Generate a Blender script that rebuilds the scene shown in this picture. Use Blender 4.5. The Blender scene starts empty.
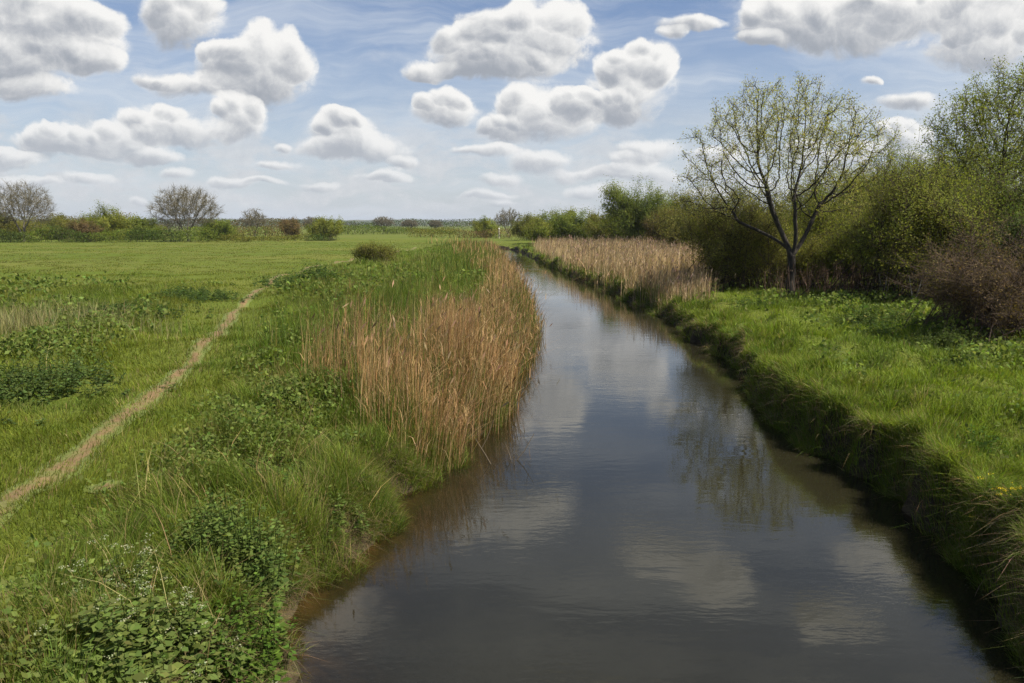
import bpy, math, random
import numpy as np
from mathutils import Vector, Matrix

random.seed(7)
RNG = np.random.default_rng(11)
sc = bpy.context.scene
COL = sc.collection

# ------------------------------------------------------------------ camera
CAM_Z = 4.0
PITCH = math.radians(9.0)
FPX = 740.0
cam_d = bpy.data.cameras.new("camera")
cam = bpy.data.objects.new("camera", cam_d)
COL.objects.link(cam)
cam.location = (0, 0, CAM_Z)
cam.rotation_euler = (math.radians(90) - PITCH, 0, 0)
cam_d.sensor_width = 36.0
cam_d.lens = 36.0 * FPX / 1024.0
cam_d.clip_start = 0.1
cam_d.clip_end = 12000
sc.camera = cam
CP, SP = math.cos(PITCH), math.sin(PITCH)


def ray(px, py):
    a = (px - 512.0) / FPX
    b = -(py - 341.5) / FPX
    return a, CP + b * SP, b * CP - SP


def at(px, py, z=0.0):
    """point of the level z that is seen at the pixel"""
    dx, dy, dz = ray(px, py)
    t = (z - CAM_Z) / dz
    return dx * t, dy * t


# ------------------------------------------------------------------ render
sc.view_settings.view_transform = 'Standard'
sc.view_settings.look = 'None'
sc.view_settings.exposure = 0.85
sc.view_settings.gamma = 1.0
sc.render.engine = 'CYCLES'
cy = sc.cycles
cy.max_bounces = 5
cy.diffuse_bounces = 2
cy.glossy_bounces = 2
cy.transmission_bounces = 4
cy.transparent_max_bounces = 8
cy.caustics_reflective = False
cy.caustics_refractive = False
cy.sample_clamp_indirect = 4.0
try:
    cy.use_denoising = True
    cy.denoiser = 'OPENIMAGEDENOISE'
    cy.denoising_input_passes = 'RGB_ALBEDO_NORMAL'
    cy.denoising_prefilter = 'NONE'
except Exception:
    pass

# ------------------------------------------------------------------ sun + sky
SUN_AZ = math.radians(112)      # from +Y (the view) towards +X
SUN_EL = math.radians(53)
S = Vector((math.sin(SUN_AZ) * math.cos(SUN_EL), math.cos(SUN_AZ) * math.cos(SUN_EL), math.sin(SUN_EL)))
sun_d = bpy.data.lights.new("sun", 'SUN')
sun_d.energy = 5.0
sun_d.angle = math.radians(0.6)
sun_d.color = (1.0, 0.94, 0.84)
sun = bpy.data.objects.new("sun", sun_d)
COL.objects.link(sun)
sun.rotation_euler = S.to_track_quat('Z', 'Y').to_euler()
sun.location = (40, 20, 60)

world = bpy.data.worlds.new("World")
sc.world = world
world.use_nodes = True
wt = world.node_tree
wt.nodes.clear()


class NT:
    """small helper for writing node trees"""
    def __init__(self, tree):
        self.t = tree

    def n(self, typ, **kw):
        nd = self.t.nodes.new(typ)
        for k, v in kw.items():
            setattr(nd, k, v)
        return nd

    def put(self, sock, v):
        if isinstance(v, bpy.types.NodeSocket):
            self.t.links.new(v, sock)
        elif v is not None:
            sock.default_value = v

    def m(self, op, a, b=None, c=None, clamp=False):
        nd = self.n('ShaderNodeMath', operation=op, use_clamp=clamp)
        self.put(nd.inputs[0], a)
        self.put(nd.inputs[1], b)
        self.put(nd.inputs[2], c)
        return nd.outputs[0]

    def v(self, op, a, b=None, c=None):
        nd = self.n('ShaderNodeVectorMath', operation=op)
        self.put(nd.inputs[0], a)
        self.put(nd.inputs[1], b)
        self.put(nd.inputs[2], c)
        return nd.outputs['Value'] if op in ('LENGTH', 'DOT_PRODUCT') else nd.outputs['Vector']

    def xyz(self, x, y, z):
        nd = self.n('ShaderNodeCombineXYZ')
        for i, q in enumerate((x, y, z)):
            self.put(nd.inputs[i], q)
        return nd.outputs[0]

    def noise(self, vec, scale, detail=4.0, rough=0.55, lac=2.0, dist=0.0, color=False):
        nd = self.n('ShaderNodeTexNoise')
        self.put(nd.inputs['Vector'], vec)
        self.put(nd.inputs['Scale'], scale)
        self.put(nd.inputs['Detail'], detail)
        self.put(nd.inputs['Roughness'], rough)
        self.put(nd.inputs['Lacunarity'], lac)
        self.put(nd.inputs['Distortion'], dist)
        return nd.outputs['Color' if color else 'Fac']

    def smooth(self, x, lo, hi, a=0.0, b=1.0):
        nd = self.n('ShaderNodeMapRange', interpolation_type='SMOOTHSTEP')
        self.put(nd.inputs['Value'], x)
        self.put(nd.inputs['From Min'], lo)
        self.put(nd.inputs['From Max'], hi)
        self.put(nd.inputs['To Min'], a)
        self.put(nd.inputs['To Max'], b)
        return nd.outputs[0]

    def mix(self, f, a, b):
        nd = self.n('ShaderNodeMix', data_type='RGBA')
        self.put(nd.inputs[0], f)
        self.put(nd.inputs[6], a if isinstance(a, bpy.types.NodeSocket) else (*a, 1.0))
        self.put(nd.inputs[7], b if isinstance(b, bpy.types.NodeSocket) else (*b, 1.0))
        return nd.outputs[2]


def uv_dir(px, py):
    dx, dy, dz = ray(px, py)
    return dx / dy, dz / dy


# cumulus lobes of the sky: direction of the lobe's middle, half width, half height (in 1/740 rad)
LOBES = [
    (22, 22, 62, 40), (75, 35, 45, 32), (20, 62, 70, 26), (30, 92, 46, 12), (92, 60, 30, 14),
    (180, 14, 40, 28), (266, 66, 46, 34), (200, 84, 46, 13), (222, 62, 26, 20), (158, 78, 24, 8),
    (155, 122, 44, 19), (236, 118, 28, 22), (62, 146, 44, 15), (112, 140, 56, 18), (195, 134, 40, 12),
    (345, 132, 30, 20), (362, 148, 46, 13), (338, 118, 14, 10), (405, 161, 18, 6),
    (443, 111, 30, 19), (535, 34, 60, 34), (478, 50, 42, 26), (428, 69, 26, 10), (505, 66, 60, 15), (500, 15, 40, 14),
    (540, 114, 52, 28), (502, 130, 26, 16), (572, 104, 24, 17), (634, 88, 42, 34), (640, 56, 28, 16), (612, 108, 28, 18),
    (545, 163, 36, 11), (692, 24, 30, 8), (672, 33, 14, 6), (790, 20, 52, 26), (856, 24, 66, 28), (760, 40, 22, 9), (905, 10, 60, 22),
    (992, 42, 60, 26), (1005, 8, 70, 24), (912, 99, 30, 9), (905, 136, 26, 17), (872, 78, 11, 5),
    (650, 150, 34, 12), (180, 173, 18, 6), (590, 190, 30, 7), (640, 172, 40, 10), (240, 184, 22, 6), (390, 175, 22, 8), (285, 145, 9, 5),
    (485, -103, 84, 34), (540, -92, 50, 20), (700, -165, 60, 24), (752, -196, 46, 26), (660, -150, 34, 14), (885, -245, 44, 24), (925, -262, 30, 14), (1010, -150, 110, 40),
    (60, -60, 90, 36), (-80, -160, 110, 50), (250, -230, 100, 40), (640, -420, 120, 50),
]
_r = random.Random(21)
for _ in range(44):      # the small far cumulus low in the sky
    _y = 140 + 68 * _r.random() ** 0.8
    _k = 1.25 - (_y - 140) / 110
    LOBES.append((_r.uniform(-40, 1060), _y, _r.uniform(12, 34) * _k, _r.uniform(4.5, 8.5) * _k))


def all_lobes():
    rnd = random.Random(3)
    lobes = []
    for (px, py, rx, ry) in LOBES:
        lobes.append((px, py, rx, ry))
        if ry >= 15 and py > -20:      # billows along the upper rim
            for ang in (30, 66, 108, 150):
                t = math.radians(ang + rnd.uniform(-14, 14))
                k = rnd.uniform(0.62, 0.86)
                r = rnd.uniform(0.34, 0.52) * ry
                lobes.append((px + math.cos(t) * rx * k, py - math.sin(t) * ry * k, r * rnd.uniform(1.0, 1.35), r))
    out = []
    for (px, py, rx, ry) in lobes:
        u, v = uv_dir(px, py)
        out.append((u, v, rx * 1.22 / FPX, ry * 1.22 / FPX))
    return out


def build_world():
    T = NT(wt)
    out = T.n('ShaderNodeOutputWorld')
    sky = T.n('ShaderNodeTexSky', sky_type='NISHITA')
    sky.sun_disc = False
    sky.sun_elevation = SUN_EL
    sky.sun_rotation = SUN_AZ
    sky.altitude = 0
    sky.air_density = 1.0
    sky.dust_density = 1.2
    sky.ozone_density = 2.0
    tc = T.n('ShaderNodeTexCoord')
    d = tc.outputs['Generated']
    sep = T.n('ShaderNodeSeparateXYZ')
    T.put(sep.inputs[0], d)
    x, y, z = sep.outputs
    yc = T.m('MAXIMUM', y, 0.12)
    u = T.m('DIVIDE', x, yc)
    v = T.m('DIVIDE', z, yc)
    P = T.xyz(u, v, 0.0)
    strength = 0.105
    base = T.v('MULTIPLY', sky.outputs[0], (strength * 1.0, strength * 1.02, strength * 1.12))
    hz = T.smooth(z, 0.30, 0.0)
    base = T.mix(T.m('MULTIPLY', hz, 0.62), base, (0.64, 0.685, 0.74))
    # open sky above and behind: clouds in a level layer
    zc = T.m('MAXIMUM', z, 0.05)
    L = T.xyz(T.m('DIVIDE', x, zc), T.m('DIVIDE', y, zc), 0.0)
    lay = T.noise(L, 0.75, 5.0, 0.55)
    layD = T.m('MULTIPLY', T.smooth(lay, 0.60, 0.84), T.smooth(z, 0.42, 0.62))
    # billowing outline: warp + fine structure
    w1 = T.v('SUBTRACT', T.noise(P, 11.0, 2.0, 0.5, color=True), (0.5, 0.5, 0.5))
    P1 = T.v('MULTIPLY_ADD', w1, (0.055, 0.04, 0.0), P)
    w2 = T.v('SUBTRACT', T.noise(P, 42.0, 4.0, 0.6, color=True), (0.5, 0.5, 0.5))
    P2 = T.v('MULTIPLY_ADD', w2, (0.010, 0.009, 0.0), P1)
    WHITE, GREY = (0.93, 0.92, 0.90), (0.36, 0.39, 0.44)

    def puffs(vec):
        vo = T.n('ShaderNodeTexVoronoi', voronoi_dimensions='2D', feature='F1', normalize=True)
        T.put(vo.inputs['Vector'], vec)
        vo.inputs['Scale'].default_value = 25.0
        vo.inputs['Detail'].default_value = 3.0
        vo.inputs['Roughness'].default_value = 0.52
        vo.inputs['Lacunarity'].default_value = 2.3
        return T.m('SUBTRACT', 1.0, vo.outputs['Distance'])

    fine = T.noise(P1, 34.0, 7.0, 0.70)
    fine2 = T.noise(T.v('ADD', P1, (0.006, 0.010, 0.0)), 34.0, 5.0, 0.62)
    puff = puffs(P2)
    tear = T.noise(T.v('MULTIPLY', P1, (1.0, 1.5, 1.0)), 13.0, 5.0, 0.60)
    puff2 = puffs(T.v('ADD', P2, (0.009, 0.014, 0.0)))
    veil = T.noise(T.v('MULTIPLY', P1, (1.3, 9.0, 1.0)), 1.7, 6.0, 0.62, dist=0.4)
    veil = T.m('MULTIPLY', T.smooth(veil, 0.38, 0.74), 0.70)
    low = T.noise(T.v('MULTIPLY', P1, (12.0, 34.0, 1.0)), 1.0, 6.0, 0.6)
    low = T.m('MULTIPLY', T.smooth(low, 0.42, 0.60), T.m('MULTIPLY', T.smooth(z, 0.004, 0.03), T.smooth(z, 0.17, 0.07)))
    lowc = T.mix(T.noise(P, 60.0, 3.0, 0.6), (0.52, 0.55, 0.60), (0.80, 0.80, 0.80))
    clear = T.mix(veil, base, (0.70, 0.75, 0.81))
    clear = T.mix(T.m('MULTIPLY', low, 0.75), clear, lowc)
    wn = T.m('MULTIPLY', T.m('SUBTRACT', T.noise(T.v('MULTIPLY', P2, (1.0, 1.9, 1.0)), 9.0, 6.0, 0.62), 0.5), 1.7)

    def background(c):
        bg = T.n('ShaderNodeBackground')
        T.put(bg.inputs['Color'], c)
        bg.inputs['Strength'].default_value = 0.56
        return bg.outputs[0]

    def sector(lobes):
        """the sky of one part of the view with its own cumulus lobes: D is their density, Yh the mean height inside them"""
        acc = accy = None
        pos = P2
        for i, (lu, lv, ru, rv) in enumerate(lobes):
            if i % 8 == 7:      # block by block, which keeps the shader's stack small
                pos = T.v('MULTIPLY_ADD', accy, (1e-9, 1e-9, 0), P2)
            q = T.v('MULTIPLY_ADD', pos, (1 / ru, 1 / rv, 0), (-lu / ru, -lv / rv, 0))
            gr = T.n('ShaderNodeTexGradient', gradient_type='SPHERICAL')
            T.put(gr.inputs[0], q)
            f = gr.outputs['Fac']
            hgt = T.v('DOT_PRODUCT', q, (0.34, 0.94, 0.0))
            if acc is None:
                acc, accy = f, T.m('MULTIPLY', f, hgt)
            else:
                acc, accy = T.m('ADD', acc, f), T.m('MULTIPLY_ADD', f, hgt, accy)
        if acc is None:
            D, Yh = layD, 0.0
        else:
            Yh = T.m('DIVIDE', accy, T.m('ADD', acc, 0.05))
            D = T.m('ADD', T.m('MULTIPLY', acc, T.smooth(y, 0.15, 0.35)), layD)
        bump = T.m('ADD', T.m('MULTIPLY', T.m('SUBTRACT', tear, 0.5), 1.25), T.m('MULTIPLY', T.m('SUBTRACT', fine, 0.5), 0.85))
        bump = T.m('ADD', bump, T.m('MULTIPLY', T.m('SUBTRACT', puff, 0.60), 0.75))
        alpha = T.smooth(T.m('ADD', D, bump), 0.06, 0.58)
        alpha = T.m('MULTIPLY', alpha, T.m('MULTIPLY', T.smooth(D, 0.0, 0.20), T.smooth(z, 0.0, 0.16, 0.35, 1.0)))
        # light from above and the right: bright billowed tops, grey level bases, finer relief from the puffs
        thick = T.m('SUBTRACT', 1.0, T.m('POWER', 2.718, T.m('MULTIPLY', D, -1.0)))
        shd = T.m('SUBTRACT', T.m('MULTIPLY', thick, 0.60), T.m('MULTIPLY', Yh, 1.10))
        rel = T.m('ADD', T.m('MULTIPLY', T.m('SUBTRACT', fine2, fine), 0.5), T.m('MULTIPLY', T.m('SUBTRACT', puff2, puff), 0.45))
        lit = T.smooth(T.m('ADD', shd, rel), 0.92, -0.06)
        c = T.mix(T.m('MULTIPLY', T.smooth(T.m('ADD', D, wn), 0.02, 0.75), 0.7), clear, (0.74, 0.76, 0.79))
        return background(T.mix(alpha, c, T.mix(lit, GREY, WHITE)))

    def choose(fac, a, b):
        m = T.n('ShaderNodeMixShader')
        T.put(m.inputs[0], fac)
        T.put(m.inputs[1], a)
        T.put(m.inputs[2], b)
        return m.outputs[0]

    # behind the view: only the level layer
    al = T.m('MULTIPLY', T.smooth(layD, 0.05, 0.5), 1.0)
    behind = background(T.mix(al, base, T.mix(T.smooth(layD, 1.0, 0.1), GREY, WHITE)))
    LB = all_lobes()
    E, VS = 0.05, 0.345

    def part(u0, u1, v0, v1):
        return sector([l for l in LB if u0 - E < l[0] + l[2] and l[0] - l[2] < u1 + E and v0 - E < l[1] + l[3] and l[1] - l[3] < v1 + E])
    cuts = [-0.40, -0.08, 0.30]
    eds = [-99] + cuts + [99]
    strips = [part(eds[i], eds[i + 1], -1, VS) for i in range(4)]
    lowsky = strips[3]
    for i in (2, 1, 0):
        lowsky = choose(T.m('GREATER_THAN', u, cuts[i]), strips[i], lowsky)
    frontsky = choose(T.m('GREATER_THAN', v, VS), lowsky, part(-99, 99, VS, 99))
    T.put(out.inputs[0], choose(T.m('GREATER_THAN', y, 0.15), behind, frontsky))
    world.cycles.sampling_method = 'MANUAL'
    world.cycles.sample_map_resolution = 256


build_world()

# ------------------------------------------------------------------ helpers


def tag(o, label=None, cat=None, group=None, kind=None):
    if label:
        o['label'] = label
    if cat:
        o['category'] = cat
    if group:
        o['group'] = group
    if kind:
        o['kind'] = kind
    return o


class MB:
    """collects vertices, quads and triangles with a colour per vertex"""
    def __init__(self):
        self.V, self.Q, self.T, self.C, self.n = [], [], [], [], 0

    def add(self, V, Q=None, T=None, C=(0.5, 0.5, 0.5)):
        V = np.asarray(V, dtype=np.float32).reshape(-1, 3)
        C = np.asarray(C, dtype=np.float32)
        if C.ndim == 1:
            C = np.broadcast_to(C, (len(V), 3))
        self.V.append(V)
        self.C.append(C)
        if Q is not None and len(Q):
            self.Q.append(np.asarray(Q, dtype=np.int64) + self.n)
        if T is not None and len(T):
            self.T.append(np.asarray(T, dtype=np.int64) + self.n)
        self.n += len(V)

    def build(self, name, mat, parent=None, smooth=False, loc=None):
        V = np.concatenate(self.V) if self.V else np.zeros((0, 3), np.float32)
        C = np.concatenate(self.C) if self.C else np.zeros((0, 3), np.float32)
        Q = np.concatenate(self.Q) if self.Q else np.zeros((0, 4), np.int64)
        T = np.concatenate(self.T) if self.T else np.zeros((0, 3), np.int64)
        me = bpy.data.meshes.new(name)
        me.vertices.add(len(V))
        if loc is not None:
            V = V - np.asarray(loc, dtype=np.float32)
        me.vertices.foreach_set('co', V.astype(np.float32).ravel())
        nl = Q.size + T.size
        me.loops.add(nl)
        me.loops.foreach_set('vertex_index', np.concatenate([Q.ravel(), T.ravel()]).astype(np.int32))
        me.polygons.add(len(Q) + len(T))
        st = np.concatenate([np.arange(len(Q)) * 4, Q.size + np.arange(len(T)) * 3]).astype(np.int32)
        me.polygons.foreach_set('loop_start', st)
        if smooth:
            me.polygons.foreach_set('use_smooth', np.ones(len(Q) + len(T), dtype=bool))
        at_ = me.color_attributes.new('Col', 'FLOAT_COLOR', 'POINT')
        at_.data.foreach_set('color', np.concatenate([C, np.ones((len(C), 1), np.float32)], 1).astype(np.float32).ravel())
        me.update()
        me.validate()
        me.materials.append(mat)
        o = bpy.data.objects.new(name, me)
        COL.objects.link(o)
        if loc is not None:
            o.location = loc
        if parent is not None:
            o.parent = parent
            if loc is not None:
                o.location = (0, 0, 0)
        return o


def empty(name, loc):
    o = bpy.data.objects.new(name, None)
    COL.objects.link(o)
    o.location = loc
    o.empty_display_size = 0.3
    return o


def copy_tree(root, loc, rz, s=1.0):
    r = root.copy()
    COL.objects.link(r)
    r.location = loc
    r.rotation_euler = (0, 0, rz)
    r.scale = (s, s, s)
    for ch in list(root.children):
        c = ch.copy()
        COL.objects.link(c)
        c.parent = r
    return r


def hash2(ix, iy, seed):
    h = (ix.astype(np.int64) * 374761393 + iy.astype(np.int64) * 668265263 + seed * 974711) & 0x7fffffff
    h = ((h ^ (h >> 13)) * 1274126177) & 0x7fffffff
    return ((h ^ (h >> 16)) & 0xffff) / 65535.0


def vnoise(x, y, seed=0):
    x = np.asarray(x, float)
    y = np.asarray(y, float)
    ix, iy = np.floor(x), np.floor(y)
    fx, fy = x - ix, y - iy
    fx = fx * fx * (3 - 2 * fx)
    fy = fy * fy * (3 - 2 * fy)
    a = hash2(ix, iy, seed)
    b = hash2(ix + 1, iy, seed)
    c = hash2(ix, iy + 1, seed)
    d = hash2(ix + 1, iy + 1, seed)
    return (a * (1 - fx) + b * fx) * (1 - fy) + (c * (1 - fx) + d * fx) * fy


def fbm(x, y, seed=0, octs=3):
    s, a, t = 0, 1.0, 0
    for k in range(octs):
        s = s + a * vnoise(x * 2 ** k, y * 2 ** k, seed + k * 17)
        t += a
        a *= 0.5
    return s / t


def sstep(x, a, b):
    t = np.clip((x - a) / (b - a), 0, 1)
    return t * t * (3 - 2 * t)


# ------------------------------------------------------------------ materials


def new_mat(name):
    m = bpy.data.materials.new(name)
    m.use_nodes = True
    m.node_tree.nodes.clear()
    T = NT(m.node_tree)
    out = T.n('ShaderNodeOutputMaterial')
    return m, T, out


def foliage_mat(name, trans=0.35, rough=0.55, spec=0.25, var=0.25):
    m, T, out = new_mat(name)
    a = T.n('ShaderNodeAttribute', attribute_name='Col')
    geo = T.n('ShaderNodeNewGeometry')
    r = T.smooth(geo.outputs['Random Per Island'], 0.0, 1.0, 1.0 - var, 1.0 + var)
    c = T.v('MULTIPLY', a.outputs['Color'], T.xyz(r, r, r))
    p = T.n('ShaderNodeBsdfPrincipled')
    T.put(p.inputs['Base Color'], c)
    p.inputs['Roughness'].default_value = rough
    p.inputs['Specular IOR Level'].default_value = spec
    tr = T.n('ShaderNodeBsdfTranslucent')
    T.put(tr.inputs['Color'], T.v('MULTIPLY', c, (1.15, 1.2, 0.7)))
    mx = T.n('ShaderNodeMixShader')
    mx.inputs[0].default_value = trans
    T.put(mx.inputs[1], p.outputs[0])
    T.put(mx.inputs[2], tr.outputs[0])
    T.put(out.inputs[0], mx.outputs[0])
    return m


def bark_mat(name, c1, c2):
    m, T, out = new_mat(name)
    tc = T.n('ShaderNodeTexCoord')
    n = T.noise(T.v('MULTIPLY', tc.outputs['Object'], (9, 9, 2.2)), 1.0, 5, 0.65)
    c = T.mix(T.smooth(n, 0.35, 0.7), c1, c2)
    p = T.n('ShaderNodeBsdfPrincipled')
    T.put(p.inputs['Base Color'], c)
    p.inputs['Roughness'].default_value = 0.9
    b = T.n('ShaderNodeBump')
    b.inputs['Strength'].default_value = 0.5
    b.inputs['Distance'].default_value = 0.03
    T.put(b.inputs['Height'], n)
    T.put(p.inputs['Normal'], b.outputs[0])
    T.put(out.inputs[0], p.outputs[0])
    return m


M_GRASS = foliage_mat('grass blades', 0.42, 0.6, 0.15, 0.28)
M_LEAF = foliage_mat('leaves', 0.50, 0.7, 0.10, 0.16)
M_REED = foliage_mat('dry reed', 0.25, 0.6, 0.2, 0.28)
M_FLOWER = foliage_mat('petals', 0.3, 0.6, 0.2, 0.1)
M_TWIG = foliage_mat('twigs', 0.0, 0.8, 0.1, 0.2)
M_BARK = bark_mat('dark bark', (0.018, 0.014, 0.010), (0.055, 0.044, 0.031))
M_BARKG = bark_mat('grey bark', (0.075, 0.062, 0.048), (0.17, 0.145, 0.11))

# ------------------------------------------------------------------ the lie of the land
LEFT_PX = [(262, 700), (284, 650), (312, 606), (360, 560), (395, 522), (430, 482), (468, 440), (500, 400), (522, 362), (531, 335),
           (529, 315), (524, 297), (514, 277), (505, 264), (498, 253)]
RIGHT_PX = [(1100, 690), (1024, 628), (992, 602), (960, 570), (925, 537), (888, 508), (850, 478), (812, 448), (780, 418), (755, 393), (730, 368),
            (704, 344), (676, 325), (648, 310), (615, 295), (580, 280), (545, 264), (521, 252)]


def edge(pts, head, tail):
    P = [at(px, py, 0.0) for px, py in pts]
    P = head + P + tail
    P.sort(key=lambda q: q[1])
    return np.array([q[1] for q in P]), np.array([q[0] for q in P])


LY, LX = edge(LEFT_PX, [(-1.9, -60), (-1.9, 0)], [(-9, 128), (-34, 140), (-70, 150), (-400, 220), (-3000, 900)])
RY, RX = edge(RIGHT_PX, [(5.2, -60), (5.2, 2)], [(-2.0, 128), (-26, 146), (-66, 157), (-396, 228), (-2990, 912)])


def xl(y):
    y = np.asarray(y, float)
    return np.interp(y, LY, LX) + 0.95 * (fbm(y * 1.15, 0 * y, 3) - 0.5) - 0.05


def xr(y):
    return np.interp(y, RY, RX) + 1.1 * (fbm(np.asarray(y) * 0.75, 0 * np.asarray(y), 9) - 0.5) + 0.22 * (vnoise(np.asarray(y) * 1.9, 0 * np.asarray(y), 19) - 0.5)


PATH_PX = [(-60, 545), (0, 506), (50, 477), (100, 440), (135, 415), (165, 390), (192, 365), (215, 338), (235, 313), (250, 297), (276, 280)]
PP = sorted([at(px, py, 0.92) for px, py in PATH_PX], key=lambda q: q[1])
PY_, PX_ = np.array([q[1] for q in PP]), np.array([q[0] for q in PP])
# beyond the herb bank the path runs on towards the far field corner
PY_ = np.concatenate([[-10, PY_[0] - 2], PY_, [52, 70, 110]])
PX_ = np.concatenate([[-4.6, PX_[0] + 0.1], PX_, [PX_[-1] - 0.8, PX_[-1] - 0.2, PX_[-1] + 2]])


def xpath(y):
    y = np.asarray(y, float)
    return np.interp(y, PY_, PX_) + 0.14 * (fbm(y * 0.35, 0 * y, 21, 2) - 0.5)


def ground_z(x, y):
    x = np.asarray(x, float)
    y = np.asarray(y, float)
    l, r = xl(y), xr(y)
    dl = l - x
    dr = x - r
    drw = dr - 0.75 * (fbm(x * 0.3 + 9, y * 0.85, 44) - 0.35) - 0.22 * (vnoise(x * 1.1, y * 2.6, 46) - 0.5)
    w = np.maximum(r - l, 0.5)
    n1 = fbm(x * 0.5, y * 0.5, 40)
    n2 = fbm(x * 0.08, y * 0.08, 50)
    # left: a slope that is soft close by and steeper behind
    sl = 0.85 + 0.35 * n1
    zl = -0.10 + 0.95 * sstep(dl + 0.35 * (n1 - 0.5), -0.30, 0.85) * sl + 0.16 * (n1 - 0.5) * sstep(dl, 0.3, 1.5) + 0.10 * sstep(dl, 1.5, 5)
    zl = zl + (n2 - 0.5) * 0.25 * sstep(dl, 6, 30)
    zl = zl + 0.58 * (fbm(x * 0.95, y * 0.95, 48, 2) - 0.5) * sstep(dl, 0.3, 1.0) * sstep(x - np.interp(y, PY_, PX_), 0.6, 2.0)
    # right: undercut cliff of turf
    lipz = np.interp(y, [4, 14, 22, 30, 60], [0.78, 0.74, 0.60, 0.46, 0.36])
    lump = fbm(x * 0.95 + 3, y * 0.95, 47, 2)
    zr = -0.10 + (lipz + 0.10) * sstep(drw, -0.08, 0.22) + 0.30 * sstep(dr, 0.25, 3.2) + 0.35 * sstep(dr, 4, 16) + 1.0 * (lump - 0.42) * sstep(dr, 0.02, 0.5) * (1 - 0.45 * sstep(dr, 1.5, 4)) * (1 - 0.5 * sstep(dr, 4, 9))
    # bed
    t = np.clip((x - l) / w, 0, 1)
    depth = 0.10 + 0.75 * sstep(np.minimum(x - l, 99), 0.0, 2.6) * sstep(np.minimum(r - x, 99), -0.15, 0.35)
    zb = -depth + 0.06 * (n1 - 0.5)
    z = np.where(dl > -0.35, zl, np.where(dr > -0.12, zr, zb))
    far = sstep(y, 90, 200)
    return z - 0.1 * far * (z > 0.3)


def make_ground():
    ys = [-40.0]
    while ys[-1] < 6000:
        a = abs(ys[-1])
        ys.append(ys[-1] + (0.16 if 2 < ys[-1] < 26 else max(0.3, a * 0.022)))
    ys = np.array(ys)
    offs = np.concatenate([np.linspace(0, 2.0, 17), 2.0 + np.cumsum(np.geomspace(0.16, 6.0, 52)), [220, 320, 480, 800, 1400, 2600, 4600, 7000]])
    cols = 14
    X, Y = [], []
    fr = np.linspace(0, 1, cols + 2)[1:-1]
    fr = 0.5 - 0.5 * np.cos(fr * math.pi)
    l, r = xl(ys), xr(ys)
    XX = np.concatenate([l[:, None] - offs[::-1][None, :], (l[:, None] + (r - l)[:, None] * fr[None, :]), r[:, None] + offs[None, :]], 1)
    YY = np.repeat(ys[:, None], XX.shape[1], 1)
    ZZ = ground_z(XX, YY)
    n, m = XX.shape
    idx = np.arange(n * m).reshape(n, m)
    Q = np.stack([idx[:-1, :-1], idx[:-1, 1:], idx[1:, 1:], idx[1:, :-1]], -1).reshape(-1, 4)
    # r: bare earth, g: rough verge, b: under water
    dl, dr = l[:, None] - XX, XX - r[:, None]
    slope = np.where(dr > -0.2, 1 - sstep(dr, 0.25, 0.55), 1 - sstep(dl, 0.25, 0.9))
    bed = ((dl < 0.02) & (dr < 0.02)).astype(float)
    rough = np.clip(sstep(dl, 0.2, 0.6) * (1 - sstep(XX, xpath(YY) - 8, xpath(YY) - 6)) * 0 + (XX > xpath(YY)).astype(float), 0, 1)
    C = np.stack([np.clip(slope, 0, 1), rough, bed], -1).reshape(-1, 3)
    b = MB()
    b.add(np.stack([XX, YY, ZZ], -1).reshape(-1, 3), Q=Q, C=C)
    m_, T, out = new_mat('meadow ground')
    tc = T.n('ShaderNodeNewGeometry')
    P = tc.outputs['Position']
    at_ = T.n('ShaderNodeAttribute', attribute_name='Col')
    sp = T.n('ShaderNodeSeparateColor')
    T.put(sp.inputs[0], at_.outputs['Color'])
    big = T.noise(T.v('MULTIPLY', P, (0.03, 0.10, 0.0)), 1.0, 4, 0.6)
    mid = T.noise(P, 0.7, 5, 0.65)
    fine = T.noise(P, 14.0, 5, 0.7)
    g = T.mix(T.smooth(big, 0.38, 0.66), (0.090, 0.122, 0.016), (0.128, 0.140, 0.028))
    g = T.mix(T.m('MULTIPLY', T.smooth(mid, 0.5, 0.75), 0.5), g, (0.130, 0.125, 0.042))
    g = T.mix(T.smooth(fine, 0.3, 0.75), T.v('MULTIPLY', g, (0.6, 0.62, 0.6)), T.v('MULTIPLY', g, (1.15, 1.12, 1.0)))
    earth = T.mix(T.smooth(fine, 0.3, 0.7), (0.030, 0.022, 0.013), (0.070, 0.052, 0.030))
    c = T.mix(sp.outputs[0], g, earth)
    silt = T.mix(T.smooth(T.noise(P, 3.5, 5, 0.6), 0.35, 0.65), (0.034, 0.026, 0.014), (0.085, 0.064, 0.034))
    c = T.mix(sp.outputs[2], c, silt)
    p = T.n('ShaderNodeBsdfPrincipled')
    T.put(p.inputs['Base Color'], c)
    p.inputs['Roughness'].default_value = 0.95
    p.inputs['Specular IOR Level'].default_value = 0.1
    bm = T.n('ShaderNodeBump')
    bm.inputs['Strength'].default_value = 0.8
    bm.inputs['Distance'].default_value = 0.05
    T.put(bm.inputs['Height'], fine)
    T.put(p.inputs['Normal'], bm.outputs[0])
    T.put(out.inputs[0], p.outputs[0])
    o = b.build('ground', m_, smooth=True)
    tag(o, kind='structure')


make_ground()


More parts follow.
